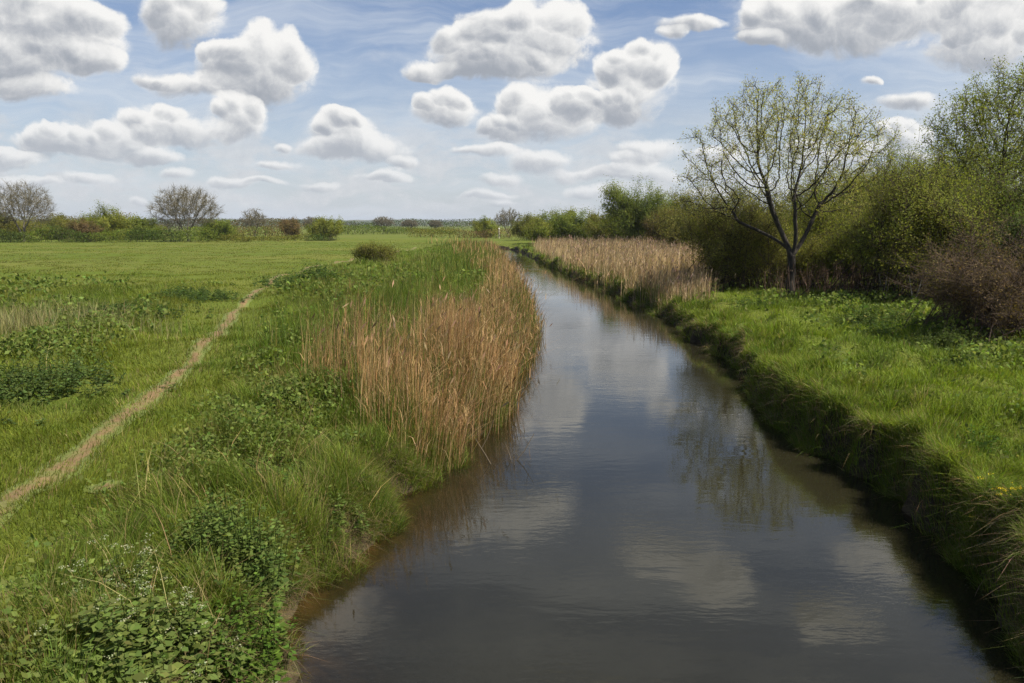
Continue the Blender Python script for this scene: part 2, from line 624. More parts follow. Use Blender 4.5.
def make_water():
    ys = [-38.0]
    while ys[-1] < 420:
        a = abs(ys[-1])
        ys.append(ys[-1] + max(0.35, a * 0.03))
    ys = np.array(ys)
    l, r = xl(ys) - 0.55, xr(ys) + 0.30
    fr = np.linspace(0, 1, 26)
    fr = 0.5 - 0.5 * np.cos(fr * math.pi)
    XX = l[:, None] + (r - l)[:, None] * fr[None, :]
    YY = np.repeat(ys[:, None], XX.shape[1], 1)
    ZZ = np.zeros_like(XX)
    dep = np.clip(-ground_z(XX, YY), 0, 2)
    mud = 1 - np.exp(-dep * 4.2)
    n, m = XX.shape
    idx = np.arange(n * m).reshape(n, m)
    Q = np.stack([idx[:-1, :-1], idx[:-1, 1:], idx[1:, 1:], idx[1:, :-1]], -1).reshape(-1, 4)
    b = MB()
    b.add(np.stack([XX, YY, ZZ], -1).reshape(-1, 3), Q=Q, C=np.stack([mud] * 3, -1).reshape(-1, 3))
    m_, T, out = new_mat('river water')
    geo = T.n('ShaderNodeNewGeometry')
    P = geo.outputs['Position']
    at_ = T.n('ShaderNodeAttribute', attribute_name='Col')
    sp = T.n('ShaderNodeSeparateColor')
    T.put(sp.inputs[0], at_.outputs['Color'])
    # cat's paws: ripples come in patches
    patch = T.smooth(T.noise(T.v('MULTIPLY', P, (0.22, 0.30, 1)), 1.0, 3, 0.55), 0.40, 0.66)
    r1 = T.noise(T.v('MULTIPLY', P, (1.2, 3.2, 1)), 1.0, 3, 0.55, dist=0.3)
    r2 = T.noise(T.v('MULTIPLY', P, (5.0, 13.0, 1)), 1.0, 3, 0.55)
    h = T.m('ADD', T.m('MULTIPLY', r1, 0.0042), T.m('MULTIPLY', r2, T.m('MULTIPLY_ADD', patch, 0.0036, 0.0006)))
    bmp = T.n('ShaderNodeBump')
    bmp.inputs['Strength'].default_value = 0.55
    bmp.inputs['Distance'].default_value = 1.0
    T.put(bmp.inputs['Height'], h)
    nrm = bmp.outputs[0]
    dif = T.n('ShaderNodeBsdfDiffuse')
    dif.inputs['Color'].default_value = (0.0165, 0.0150, 0.0076, 1)
    tr = T.n('ShaderNodeBsdfTransparent')
    tr.inputs['Color'].default_value = (0.78, 0.68, 0.48, 1)
    body = T.n('ShaderNodeMixShader')
    T.put(body.inputs[0], sp.outputs[0])
    T.put(body.inputs[1], tr.outputs[0])
    T.put(body.inputs[2], dif.outputs[0])
    gl = T.n('ShaderNodeBsdfGlossy')
    gl.inputs['Color'].default_value = (1, 1, 1, 1)
    gl.inputs['Roughness'].default_value = 0.02
    T.put(gl.inputs['Normal'], nrm)
    fr_ = T.n('ShaderNodeFresnel')
    fr_.inputs['IOR'].default_value = 1.46
    T.put(fr_.inputs['Normal'], nrm)
    mx = T.n('ShaderNodeMixShader')
    T.put(mx.inputs[0], fr_.outputs[0])
    T.put(mx.inputs[1], body.outputs[0])
    T.put(mx.inputs[2], gl.outputs[0])
    T.put(out.inputs[0], mx.outputs[0])
    o = b.build('river', m_, smooth=True)
    tag(o, kind='structure')


make_water()


def make_path():
    ys = np.arange(-6, 100, 0.12)
    ys = ys[(ys < 60) | (np.arange(len(ys)) % 4 == 0)]
    b = MB()
    k = 9
    wid = 0.25 + 0.10 * (fbm(ys * 1.3, ys * 0, 71) - 0.5) * 2
    t = np.linspace(-1, 1, k)
    c = xpath(ys)
    XX = c[:, None] + t[None, :] * wid[:, None] + 0.06 * (vnoise(ys[:, None] * 3.1, t[None, :] * 2.0, 5) - 0.5)
    YY = np.repeat(ys[:, None], k, 1)
    ZZ = ground_z(XX, YY) + 0.012 + 0.016 * (1 - t[None, :] ** 2)
    n, m = XX.shape
    idx = np.arange(n * m).reshape(n, m)
    Q = np.stack([idx[:-1, :-1], idx[:-1, 1:], idx[1:, 1:], idx[1:, :-1]], -1).reshape(-1, 4)
    b.add(np.stack([XX, YY, ZZ], -1).reshape(-1, 3), Q=Q, C=np.repeat((np.abs(t)[None, :] * np.ones_like(XX)).reshape(-1, 1), 3, 1))
    # worn bare spots beside the path
    for (px, py, rx, ry) in [(8, 600, 0.26, 0.4), (-10, 618, 0.3, 0.3), (105, 487, 0.2, 0.3)]:
        x0, y0 = at(px, py, 0.92)
        a = np.linspace(0, 2 * math.pi, 28, endpoint=False)
        rad = 1 + 0.9 * (vnoise(np.cos(a) * 2 + px, np.sin(a) * 2 + py, 3) - 0.5)
        fs = [0.02, 0.25, 0.5, 0.75, 1.0]
        x = np.concatenate([x0 + np.cos(a) * rx * rad * f for f in fs])
        y = np.concatenate([y0 + np.sin(a) * ry * rad * f for f in fs])
        z = ground_z(x, y) + 0.014
        quad = [(k * 28 + i, k * 28 + (i + 1) % 28, (k + 1) * 28 + (i + 1) % 28, (k + 1) * 28 + i) for k in range(4) for i in range(28)]
        b.add(np.stack([x, y, z], -1), Q=quad, C=np.repeat(np.array([0.0, 0.2, 0.5, 0.8, 1.0]), 28)[:, None] * np.ones((1, 3)))
    m_, T, out = new_mat('trodden earth')
    geo = T.n('ShaderNodeNewGeometry')
    P = geo.outputs['Position']
    f = T.noise(P, 9.0, 6, 0.7)
    g = T.noise(P, 2.0, 4, 0.6)
    c = T.mix(T.smooth(f, 0.3, 0.7), (0.118, 0.074, 0.026), (0.180, 0.115, 0.046))
    c = T.mix(T.m('MULTIPLY', T.smooth(g, 0.46, 0.62), 0.8), c, (0.115, 0.125, 0.026))
    ed = T.n('ShaderNodeAttribute', attribute_name='Col')      # turf creeping in from both sides
    es = T.n('ShaderNodeSeparateColor')
    T.put(es.inputs[0], ed.outputs['Color'])
    creep = T.smooth(T.m('ADD', es.outputs[0], T.m('MULTIPLY', T.m('SUBTRACT', T.noise(P, 5.0, 5, 0.7), 0.5), 1.3)), 0.25, 0.75)
    c = T.mix(creep, c, (0.098, 0.122, 0.020))
    p = T.n('ShaderNodeBsdfPrincipled')
    T.put(p.inputs['Base Color'], c)
    p.inputs['Roughness'].default_value = 0.95
    bm = T.n('ShaderNodeBump')
    bm.inputs['Strength'].default_value = 0.9
    bm.inputs['Distance'].default_value = 0.03
    T.put(bm.inputs['Height'], f)
    T.put(p.inputs['Normal'], bm.outputs[0])
    T.put(out.inputs[0], p.outputs[0])
    tag(b.build('path', m_, smooth=True), kind='structure')


make_path()


def make_hills():
    b = MB()
    for (y0, hgt, seed, x0, x1, c) in [(1900, 15, 4, -3200, 3200, (0.045, 0.060, 0.040)), (3300, 26, 8, -5000, 5000, (0.05, 0.065, 0.055))]:
        xs = np.linspace(x0, x1, 400)
        h = hgt * (0.35 + 0.9 * fbm(xs * 0.0022, xs * 0, seed, 4)) + 5 * (vnoise(xs * 0.03, xs * 0, seed + 3) - 0.3) * (y0 < 2500)
        rows = []
        for k, (dy, f) in enumerate([(-260, 0), (-120, 0.75), (0, 1), (300, 0.8), (700, 0)]):
            rows.append(np.stack([xs, np.full_like(xs, y0 + dy), h * f + 0.5], -1))
        R = np.stack(rows)
        n, m = R.shape[:2]
        idx = np.arange(n * m).reshape(n, m)
        Q = np.stack([idx[:-1, :-1], idx[:-1, 1:], idx[1:, 1:], idx[1:, :-1]], -1).reshape(-1, 4)
        b.add(R.reshape(-1, 3), Q=Q, C=c)
    m_, T, out = new_mat('far wooded slopes')
    geo = T.n('ShaderNodeNewGeometry')
    n = T.noise(T.v('MULTIPLY', geo.outputs['Position'], (0.012, 0.012, 0.06)), 1.0, 5, 0.65)
    c = T.mix(T.smooth(n, 0.35, 0.65), (0.030, 0.042, 0.024), (0.085, 0.092, 0.052))
    p = T.n('ShaderNodeBsdfPrincipled')
    T.put(p.inputs['Base Color'], c)
    p.inputs['Roughness'].default_value = 1.0
    T.put(out.inputs[0], p.outputs[0])
    tag(b.build('hills', m_, smooth=True), kind='structure')


make_hills()

# ------------------------------------------------------------------ blades


def unit(v):
    return v / np.maximum(np.linalg.norm(v, axis=-1, keepdims=True), 1e-9)


def add_blades(b, P, h, w, lean, ang, C, segs=2, droop=0.35, tipC=None):
    """ribbons that rise from P, bend over along ang and taper to a point"""
    n = len(P)
    if n == 0:
        return
    d = np.stack([np.cos(ang), np.sin(ang), np.zeros(n)], -1)
    tw = RNG.uniform(0, 2 * math.pi, n)
    s = np.stack([np.cos(tw), np.sin(tw), np.zeros(n)], -1)
    up = np.array([0, 0, 1.0])
    rows = []
    for k in range(segs):
        t = k / segs
        c = P + up * (h * (t - droop * lean * t * t))[:, None] + d * (h * lean * t * t)[:, None]
        ww = (w * (1 - 0.45 * t) * 0.5)[:, None]
        rows += [c - s * ww, c + s * ww]
    tip = P + up * (h * (1 - droop * lean))[:, None] + d * (h * lean)[:, None]
    V = np.stack(rows + [tip], 1)           # n, 2*segs+1, 3
    k = 2 * segs + 1
    base = (np.arange(n) * k)[:, None]
    Q = []
    for j in range(segs - 1):
        Q.append(base + np.array([2 * j, 2 * j + 1, 2 * j + 3, 2 * j + 2]))
    T = base + np.array([2 * segs - 2, 2 * segs - 1, 2 * segs])
    CC = np.repeat(C[:, None, :], k, 1)
    if tipC is not None:
        CC = CC.copy()
        CC[:, -1] = tipC
    b.add(V.reshape(-1, 3), Q=np.concatenate(Q) if Q else None, T=T, C=CC.reshape(-1, 3))


def add_leaves(b, P, size, C, ratio=0.45, flat=0.0, hang=None, axis=None, face=None):
    """one folded-diamond leaf per point"""
    n = len(P)
    if n == 0:
        return
    if axis is None:
        a = unit(RNG.normal(size=(n, 3)) + (np.array(hang) if hang is not None else 0))
    else:
        a = unit(axis)
    r = RNG.normal(size=(n, 3))
    if face is not None:
        nrm = unit(face + RNG.normal(size=(n, 3)) * 0.42)
        a = unit(a - nrm * np.sum(a * nrm, 1, keepdims=True))
        r = np.cross(a, nrm)
    elif flat:
        r = unit(r) + np.array([0, 0, 1]) * 0
        nrm = unit(RNG.normal(size=(n, 3)) * (1 - flat) + np.array([0, 0, 1.0]) * flat)
        r = np.cross(a, nrm)
    else:
        r = r - a * np.sum(r * a, 1, keepdims=True)
    r = unit(r)
    s = np.asarray(size)
    s = np.broadcast_to(s, (n,))[:, None]
    V = np.stack([P - a * s * 0.5, P + r * s * ratio * 0.5 + a * s * 0.05, P + a * s * 0.5, P - r * s * ratio * 0.5 + a * s * 0.05], 1)
    Q = (np.arange(n) * 4)[:, None] + np.arange(4)
    b.add(V.reshape(-1, 3), Q=Q, C=np.repeat(C, 4, 0))


def add_tubes(b, A, B, ra, rb, C, k=3):
    """one tapered prism per segment"""
    n = len(A)
    if n == 0:
        return
    d = unit(B - A)
    ref = np.where(np.abs(d[:, 2:3]) > 0.9, np.array([[1.0, 0, 0]]), np.array([[0, 0, 1.0]]))
    e1 = unit(np.cross(d, ref))
    e2 = np.cross(d, e1)
    ring0, ring1 = [], []
    for j in range(k):
        a = 2 * math.pi * j / k
        o = e1 * math.cos(a) + e2 * math.sin(a)
        ring0.append(A + o * np.asarray(ra)[:, None])
        ring1.append(B + o * np.asarray(rb)[:, None])
    V = np.stack(ring0 + ring1, 1)
    base = (np.arange(n) * 2 * k)[:, None]
    Q = np.concatenate([base + np.array([j, (j + 1) % k, k + (j + 1) % k, k + j]) for j in range(k)])
    C = np.asarray(C)
    if C.ndim == 1:
        C = np.broadcast_to(C, (n, 3))
    b.add(V.reshape(-1, 3), Q=Q, C=np.repeat(C, 2 * k, 0))


def scatter(y0, y1, K, dmax, margin=0.10, pw=2.0):
    """points over the ground in view, thinner with distance: dmax per m2 at most, K / d^pw beyond"""
    pts = []
    yy = y0
    while yy < y1:
        st = max(0.5, yy * 0.08)
        y2 = min(yy + st, y1)
        rho = min(dmax, K / max(yy, 1.0) ** pw)
        half = (0.70 + margin) * y2 + 1.6
        n = int(rho * (y2 - yy) * 2 * half)
        pts.append(np.stack([RNG.uniform(-half, half, n), RNG.uniform(yy, y2, n)], -1))
        yy = y2
    return np.concatenate(pts)


def jitcol(base, n, amt=0.12):
    base = np.asarray(base, float)
    if base.ndim == 1:
        base = np.broadcast_to(base, (n, 3))
    return np.clip(base * (1 + RNG.normal(size=(n, 1)) * amt) * (1 + RNG.normal(size=(n, 3)) * amt * 0.4), 0.003, 1)


G_MEADOW = np.array((0.142, 0.168, 0.020))
G_LUSH = np.array((0.132, 0.176, 0.024))
G_DEEP = np.array((0.082, 0.130, 0.020))
G_DRY = np.array((0.26, 0.20, 0.085))
G_OLIVE = np.array((0.140, 0.138, 0.032))
CLEAR = [at(px, py, 0.95) + (r,) for (px, py, r) in [(150, 640, 0.6), (120, 585, 0.3), (262, 540, 0.5), (300, 585, 0.45), (355, 478, 0.5), (318, 520, 0.5), (232, 620, 0.35), (270, 470, 0.6), (40, 395, 1.4), (196, 615, 0.25)]]
DRY = at(240, 600, 0.9)
REED_TAN = np.array((0.355, 0.245, 0.118))
REED_RUST = np.array((0.315, 0.172, 0.066))
REED_PALE = np.array((0.42, 0.310, 0.180))


def reed_weight_left(x, y):
    """how strongly the dry reed stands here on the near bank's water side"""
    dl = xl(y) - x
    wid = np.interp(y, [10.5, 12.0, 14, 17, 21, 26, 32, 45, 70, 110, 130], [0.3, 1.5, 3.3, 3.4, 2.0, 1.7, 1.8, 2.6, 4.5, 6.5, 6])
    wid = wid * (0.75 + 0.5 * fbm(x * 0.4, y * 0.25, 91))
    w = sstep(wid - dl, -0.3, 0.5) * sstep(dl, -0.40, -0.12) * sstep(y, 10.6, 12.4)
    patch = fbm(x * 0.45 + 3, y * 0.16, 95)
    gap = np.where(y > 30, sstep(patch, 0.36, 0.56), sstep(patch + 0.25 * (dl < 1.6), 0.38, 0.58))
    return w * np.clip(gap, np.where(y < 19, 0.20, 0.06), 1) * np.where(dl > 1.8, 0.5, 1.0) * np.where((y > 20), 0.62, 1)


def tussocks(b, x, y, rad, hgt, cols, dens=230, dry=0.1):
    """round clumps whose blades arch outwards"""
    free = np.ones(len(x), bool)
    for (hx, hy, hr) in CLEAR:
        free &= np.hypot(x - hx, y - hy) > hr * 0.9
    free &= np.hypot((x - DRY[0]) / 0.4, (y - DRY[1]) / 0.6) > 1
    x, y, rad, hgt = x[free], y[free], rad[free], hgt[free]
    d = np.hypot(x, y)
    cnt = (dens * (rad / 0.3) ** 1.5 * np.minimum(1, 11 / d) ** 1.0).astype(int) + 12
    j = np.repeat(np.arange(len(x)), cnt)
    m = len(j)
    a = RNG.uniform(0, 2 * math.pi, m)
    q = np.sqrt(RNG.random(m))
    X = x[j] + np.cos(a) * q * rad[j]
    Y = y[j] + np.sin(a) * q * rad[j]
    P = np.stack([X, Y, ground_z(X, Y) - 0.02], -1)
    C = np.array(cols)[RNG.integers(0, len(cols), len(x))[j]]
    C = np.where((RNG.random(m) < dry)[:, None], G_DRY, C)
    add_blades(b, P, hgt[j] * RNG.uniform(0.6, 1.15, m) * (1 - 0.25 * q), 0.0058 * np.maximum(1, d[j] / 8) ** 0.9 * RNG.uniform(0.7, 1.3, m),
               0.12 + 0.60 * q * RNG.uniform(0.4, 1.2, m), a + RNG.normal(size=m) * 0.6, jitcol(C, m, 0.14), segs=3, droop=0.6)


def make_left_grass():
    p = scatter(3.6, 130, 1.25e5, 1500, pw=2.0)
    x, y = p[:, 0], p[:, 1]
    dl = xl(y) - x
    dp = x - xpath(y)
    keep = dl > -0.05
    worn = np.abs(dp) < 0.12 + 0.24 * (fbm(x * 2, y * 2, 31) - 0.4)
    keep &= ~(worn & (RNG.random(len(x)) > 0.36))
    keep &= RNG.random(len(x)) > 0.75 * (dl < 0.35) * (fbm(x * 1.5, y * 1.5, 33) > 0.45)
    for (px, py, rx, ry) in [(8, 600, 0.26, 0.4), (-10, 618, 0.3, 0.3), (105, 487, 0.2, 0.3)]:
        x0, y0 = at(px, py, 0.92)
        keep &= ~((((x - x0) / rx) ** 2 + ((y - y0) / ry) ** 2 < 0.8) & (RNG.random(len(x)) > 0.12))
    x, y, dl, dp = x[keep], y[keep], dl[keep], dp[keep]
    n = len(x)
    z = ground_z(x, y)
    n1 = fbm(x * 1.6, y * 1.6, 60)
    n2 = fbm(x * 0.35, y * 0.35, 61)
    n3 = vnoise(x * 4.5, y * 4.5, 62)
    h = np.full(n, 0.13)
    verge = sstep(dp, 0.75, 2.0) * sstep(dl, 0.0, 0.4)
    h = h + verge * (0.12 + 0.34 * sstep(n1, 0.38, 0.72))
    rough = sstep(-dp, 1.2, 2.8) * (1 - sstep(y, 26, 44)) * sstep(n2, 0.30, 0.5)
    h = h + rough * (0.10 + 0.30 * n1)
    bankside = sstep(y, 18, 30) * (1 - sstep(y, 60, 90)) * sstep(dp, 1.5, 4)
    h = h + bankside * 0.20 * n1
    field = sstep(y, 42, 60) * (1 - sstep(dp, 1, 4))
    h = h * (1 - 0.3 * field)
    h = h * RNG.uniform(0.55, 1.25, n)
    for (hx, hy, hr) in CLEAR:
        q = np.hypot(x - hx, y - hy) / hr
        h = h * (0.3 + 0.7 * sstep(q, 0.7, 1.2))
    d = np.hypot(x, y)
    w = 0.0052 * np.maximum(1, d / 7.5) ** 0.92 * RNG.uniform(0.7, 1.4, n)
    ang = 2 * math.pi * vnoise(x * 0.8, y * 0.8, 64) * 1.6 + RNG.normal(size=n) * 0.9
    lean = np.clip(0.25 + 0.35 * n3 + RNG.normal(size=n) * 0.22, 0.02, 1.1)
    lean = lean + 0.5 * (1 - sstep(dl, 0.1, 0.7)) * (dl < 0.7)
    ang = np.where(dl < 0.5, RNG.normal(size=n) * 0.6 - 0.3, ang)
    t = fbm(x * 0.5, y * 0.5, 66)[:, None]
    C = G_MEADOW * (1 - verge[:, None]) + G_LUSH * verge[:, None]
    C = C * (1 - 0.55 * sstep(t, 0.48, 0.70)) + G_DEEP * 0.55 * sstep(t, 0.48, 0.70)
    ol = sstep(fbm(x * 0.12, y * 0.3, 67), 0.42, 0.66)[:, None] * (0.35 + 0.5 * np.maximum(field, 0.8 * bankside)[:, None])
    C = C * (1 - ol) + G_OLIVE * ol
    C = C * (1 + 0.30 * (n3[:, None] - 0.5))
    dry = (RNG.random(n) < 0.03 + 0.30 * (dl < 0.45) + 0.10 * (np.abs(dp) < 0.5) + 0.45 * sstep(fbm(x * 0.9, y * 0.9, 68), 0.54, 0.68) * verge + 0.55 * np.exp(-(((x - DRY[0]) / 0.45) ** 2 + ((y - DRY[1]) / 0.7) ** 2)))
    C = np.where(dry[:, None], G_DRY, C)
    C = jitcol(C, n, 0.14)
    near = d < 22
    P = np.stack([x, y, z - 0.01], -1)
    b = MB()
    add_blades(b, P[near], h[near], w[near], lean[near], ang[near], C[near], segs=3)
    add_blades(b, P[~near], h[~near], w[~near], lean[~near], ang[~near], C[~near], segs=1)
    # tussocks along the verge and hanging over the bank edge
    m = 420
    y = 3.6 + RNG.random(m) ** 1.5 * 34
    u = RNG.random(m) ** 1.3
    x = xl(y) - 0.12 - u * np.maximum(xl(y) - xpath(y) - 1.6, 0.3)
    tussocks(b, x, y, RNG.uniform(0.14, 0.36, m), RNG.uniform(0.26, 0.52, m), [tuple(G_LUSH), tuple(G_MEADOW), tuple(G_DEEP), (0.10, 0.15, 0.02)])
    m = 150
    y = 3.8 + RNG.random(m) * 9.5
    x = xl(y) - RNG.uniform(-0.05, 0.75, m)
    tussocks(b, x, y, RNG.uniform(0.18, 0.40, m), RNG.uniform(0.30, 0.58, m), [tuple(G_LUSH), tuple(G_MEADOW * 1.1), (0.115, 0.165, 0.024)], dens=300)
    # dead thatch hanging from the bank edge
    m = 9000
    y = 3.8 + RNG.random(m) ** 1.2 * 11
    dl = RNG.uniform(0.02, 0.55, m)
    k = fbm(y * 1.4, dl, 190) > 0.40
    y, dl = y[k], dl[k]
    m = len(y)
    x = xl(y) - dl
    P = np.stack([x, y, ground_z(x, y)], -1)
    C = jitcol(np.where((RNG.random(m) < 0.6)[:, None], np.array((0.20, 0.145, 0.075)), np.array((0.10, 0.12, 0.025))), m, 0.2)
    add_blades(b, P, RNG.uniform(0.12, 0.42, m), np.full(m, 0.006), RNG.uniform(0.5, 1.3, m), RNG.normal(size=m) * 0.9 - 0.2, C, segs=3, droop=0.85)
    # straw-coloured tall seed grass at the left of the meadow
    x0, y0 = at(20, 335, 1.0)
    m = 2600
    x = x0 + RNG.normal(size=m) * 2.0 - 0.6
    y = y0 + RNG.normal(size=m) * 1.6
    P = np.stack([x, y, ground_z(x, y)], -1)
    add_blades(b, P, RNG.uniform(0.45, 0.95, m), np.full(m, 0.012), RNG.uniform(0.1, 0.5, m), RNG.uniform(0, 6.28, m),
               jitcol((0.25, 0.23, 0.10), m, 0.2), segs=2)
    # a few dead stems sticking out of the verge
    m = 900
    y = RNG.uniform(5, 26, m)
    x = xl(y) - RNG.uniform(0.1, 3.0, m) * np.clip(y / 12, 0.4, 1)
    P = np.stack([x, y, ground_z(x, y)], -1)
    add_blades(b, P, RNG.uniform(0.4, 0.9, m), np.full(m, 0.007), RNG.uniform(0.2, 1.0, m), RNG.uniform(0, 6.28, m),
               jitcol(G_DRY * 1.2, m, 0.2), segs=3)
    o = b.build('meadow_grass', M_GRASS)
    tag(o, 'green meadow grass, short beside the trodden path and rank towards the reeds', 'grass', kind='stuff')


def make_bank_grass():
    p = scatter(5.0, 125, 1.5e5, 1700)
    x, y = p[:, 0], p[:, 1]
    dr = x - xr(y)
    keep = (dr > 0.12)
    x, y, dr = x[keep], y[keep], dr[keep]
    n = len(x)
    z = ground_z(x, y)
    n1 = fbm(x * 1.3, y * 1.3, 160)
    n3 = vnoise(x * 4.5, y * 4.5, 162)
    lip = (1 - sstep(dr, 0.25, 0.8)) * sstep(fbm(x * 1.7, y * 1.7, 168), 0.42, 0.6)
    h = 0.11 + 0.26 * sstep(n1, 0.35, 0.75) + 0.12 * lip
    h = h * RNG.uniform(0.6, 1.3, n)
    d = np.hypot(x, y)
    w = 0.0052 * np.maximum(1, d / 7.5) ** 0.92 * RNG.uniform(0.7, 1.4, n)
    ang = 2 * math.pi * vnoise(x * 0.8, y * 0.8, 164) * 1.6 + RNG.normal(size=n) * 0.9
    ang = np.where(RNG.random(n) < 0.6 * lip, math.pi + RNG.normal(size=n) * 0.7, ang)
    lean = np.clip(0.25 + 0.35 * n3 + RNG.normal(size=n) * 0.22, 0.02, 1.1) + 0.25 * lip
    C = np.broadcast_to(np.array((0.172, 0.222, 0.024)), (n, 3)).copy()
    t = sstep(fbm(x * 0.7, y * 0.7, 166), 0.46, 0.68)[:, None]
    C = C * (1 - 0.5 * t) + G_DEEP * 0.5 * t
    C = C * (1 + 0.30 * (n3[:, None] - 0.5))
    dry = RNG.random(n) < 0.02 + 0.16 * lip
    C = np.where(dry[:, None], G_DRY * 0.8, C)
    C = jitcol(C, n, 0.14)
    P = np.stack([x, y, z - 0.01], -1)
    near = d < 24
    b = MB()
    add_blades(b, P[near], h[near], w[near], lean[near], ang[near], C[near], segs=3, droop=0.5)
    add_blades(b, P[~near], h[~near], w[~near], lean[~near], ang[~near], C[~near], segs=1)
    # long grass hanging down the undercut face in tufts, green above and withered below
    m = 20000
    y = 5 + (RNG.random(m) ** 1.7) * 75
    dr = RNG.uniform(0.02, 0.45, m)
    k = fbm(y * 1.1, dr * 2, 177) > 0.44
    y, dr = y[k], dr[k]
    m = len(y)
    x = xr(y) + dr
    P = np.stack([x, y, ground_z(x, y)], -1)
    d = np.hypot(x, y)
    hh = RNG.uniform(0.15, 0.6, m)
    mixc = (RNG.random(m) < 0.5 - 0.4 * (dr > 0.3))[:, None]
    C = jitcol(np.where(mixc, np.array((0.22, 0.165, 0.085)), np.array((0.110, 0.155, 0.022))), m, 0.2)
    add_blades(b, P, hh, 0.006 * np.maximum(1, d / 8) ** 0.9, RNG.uniform(0.3, 1.1, m), math.pi + RNG.normal(size=m) * 1.1, C, segs=3, droop=0.8)
    # tussocks bulging over the lip
    m = 760
    y = 4.5 + RNG.random(m) ** 1.7 * 80
    x = xr(y) + 0.12 + 1.3 * RNG.random(m) ** 1.8
    tussocks(b, x, y, RNG.uniform(0.14, 0.44, m), RNG.uniform(0.24, 0.52, m), [(0.155, 0.205, 0.020), (0.115, 0.170, 0.018), (0.165, 0.200, 0.026)])
    m = 260
    y = 4.5 + RNG.random(m) ** 1.5 * 40
    x = xr(y) + RNG.uniform(0.06, 0.8, m)
    tussocks(b, x, y, RNG.uniform(0.22, 0.5, m), RNG.uniform(0.25, 0.46, m), [(0.150, 0.205, 0.022), (0.120, 0.175, 0.020), (0.165, 0.205, 0.030)], dens=260, dry=0.06)
    # withered thatch on the shaded face
    m = 5000
    y = 5 + RNG.random(m) ** 1.6 * 50
    x = xr(y) + RNG.uniform(-0.02, 0.22, m)
    k = fbm(x * 1.4, y * 1.4, 179) > 0.42
    x, y = x[k], y[k]
    m = len(x)
    P = np.stack([x, y, ground_z(x, y) + 0.02], -1)
    add_blades(b, P, RNG.uniform(0.15, 0.55, m), 0.006 * np.maximum(1, np.hypot(x, y) / 8) ** 0.9, RNG.uniform(0.5, 1.3, m), math.pi + RNG.normal(size=m) * 1.2,
               jitcol((0.20, 0.15, 0.08), m, 0.25), segs=3, droop=0.95)
    o = b.build('bank_grass', M_GRASS)
    tag(o, 'lush bright green grass on top of the steep bank across the water', 'grass', kind='stuff')


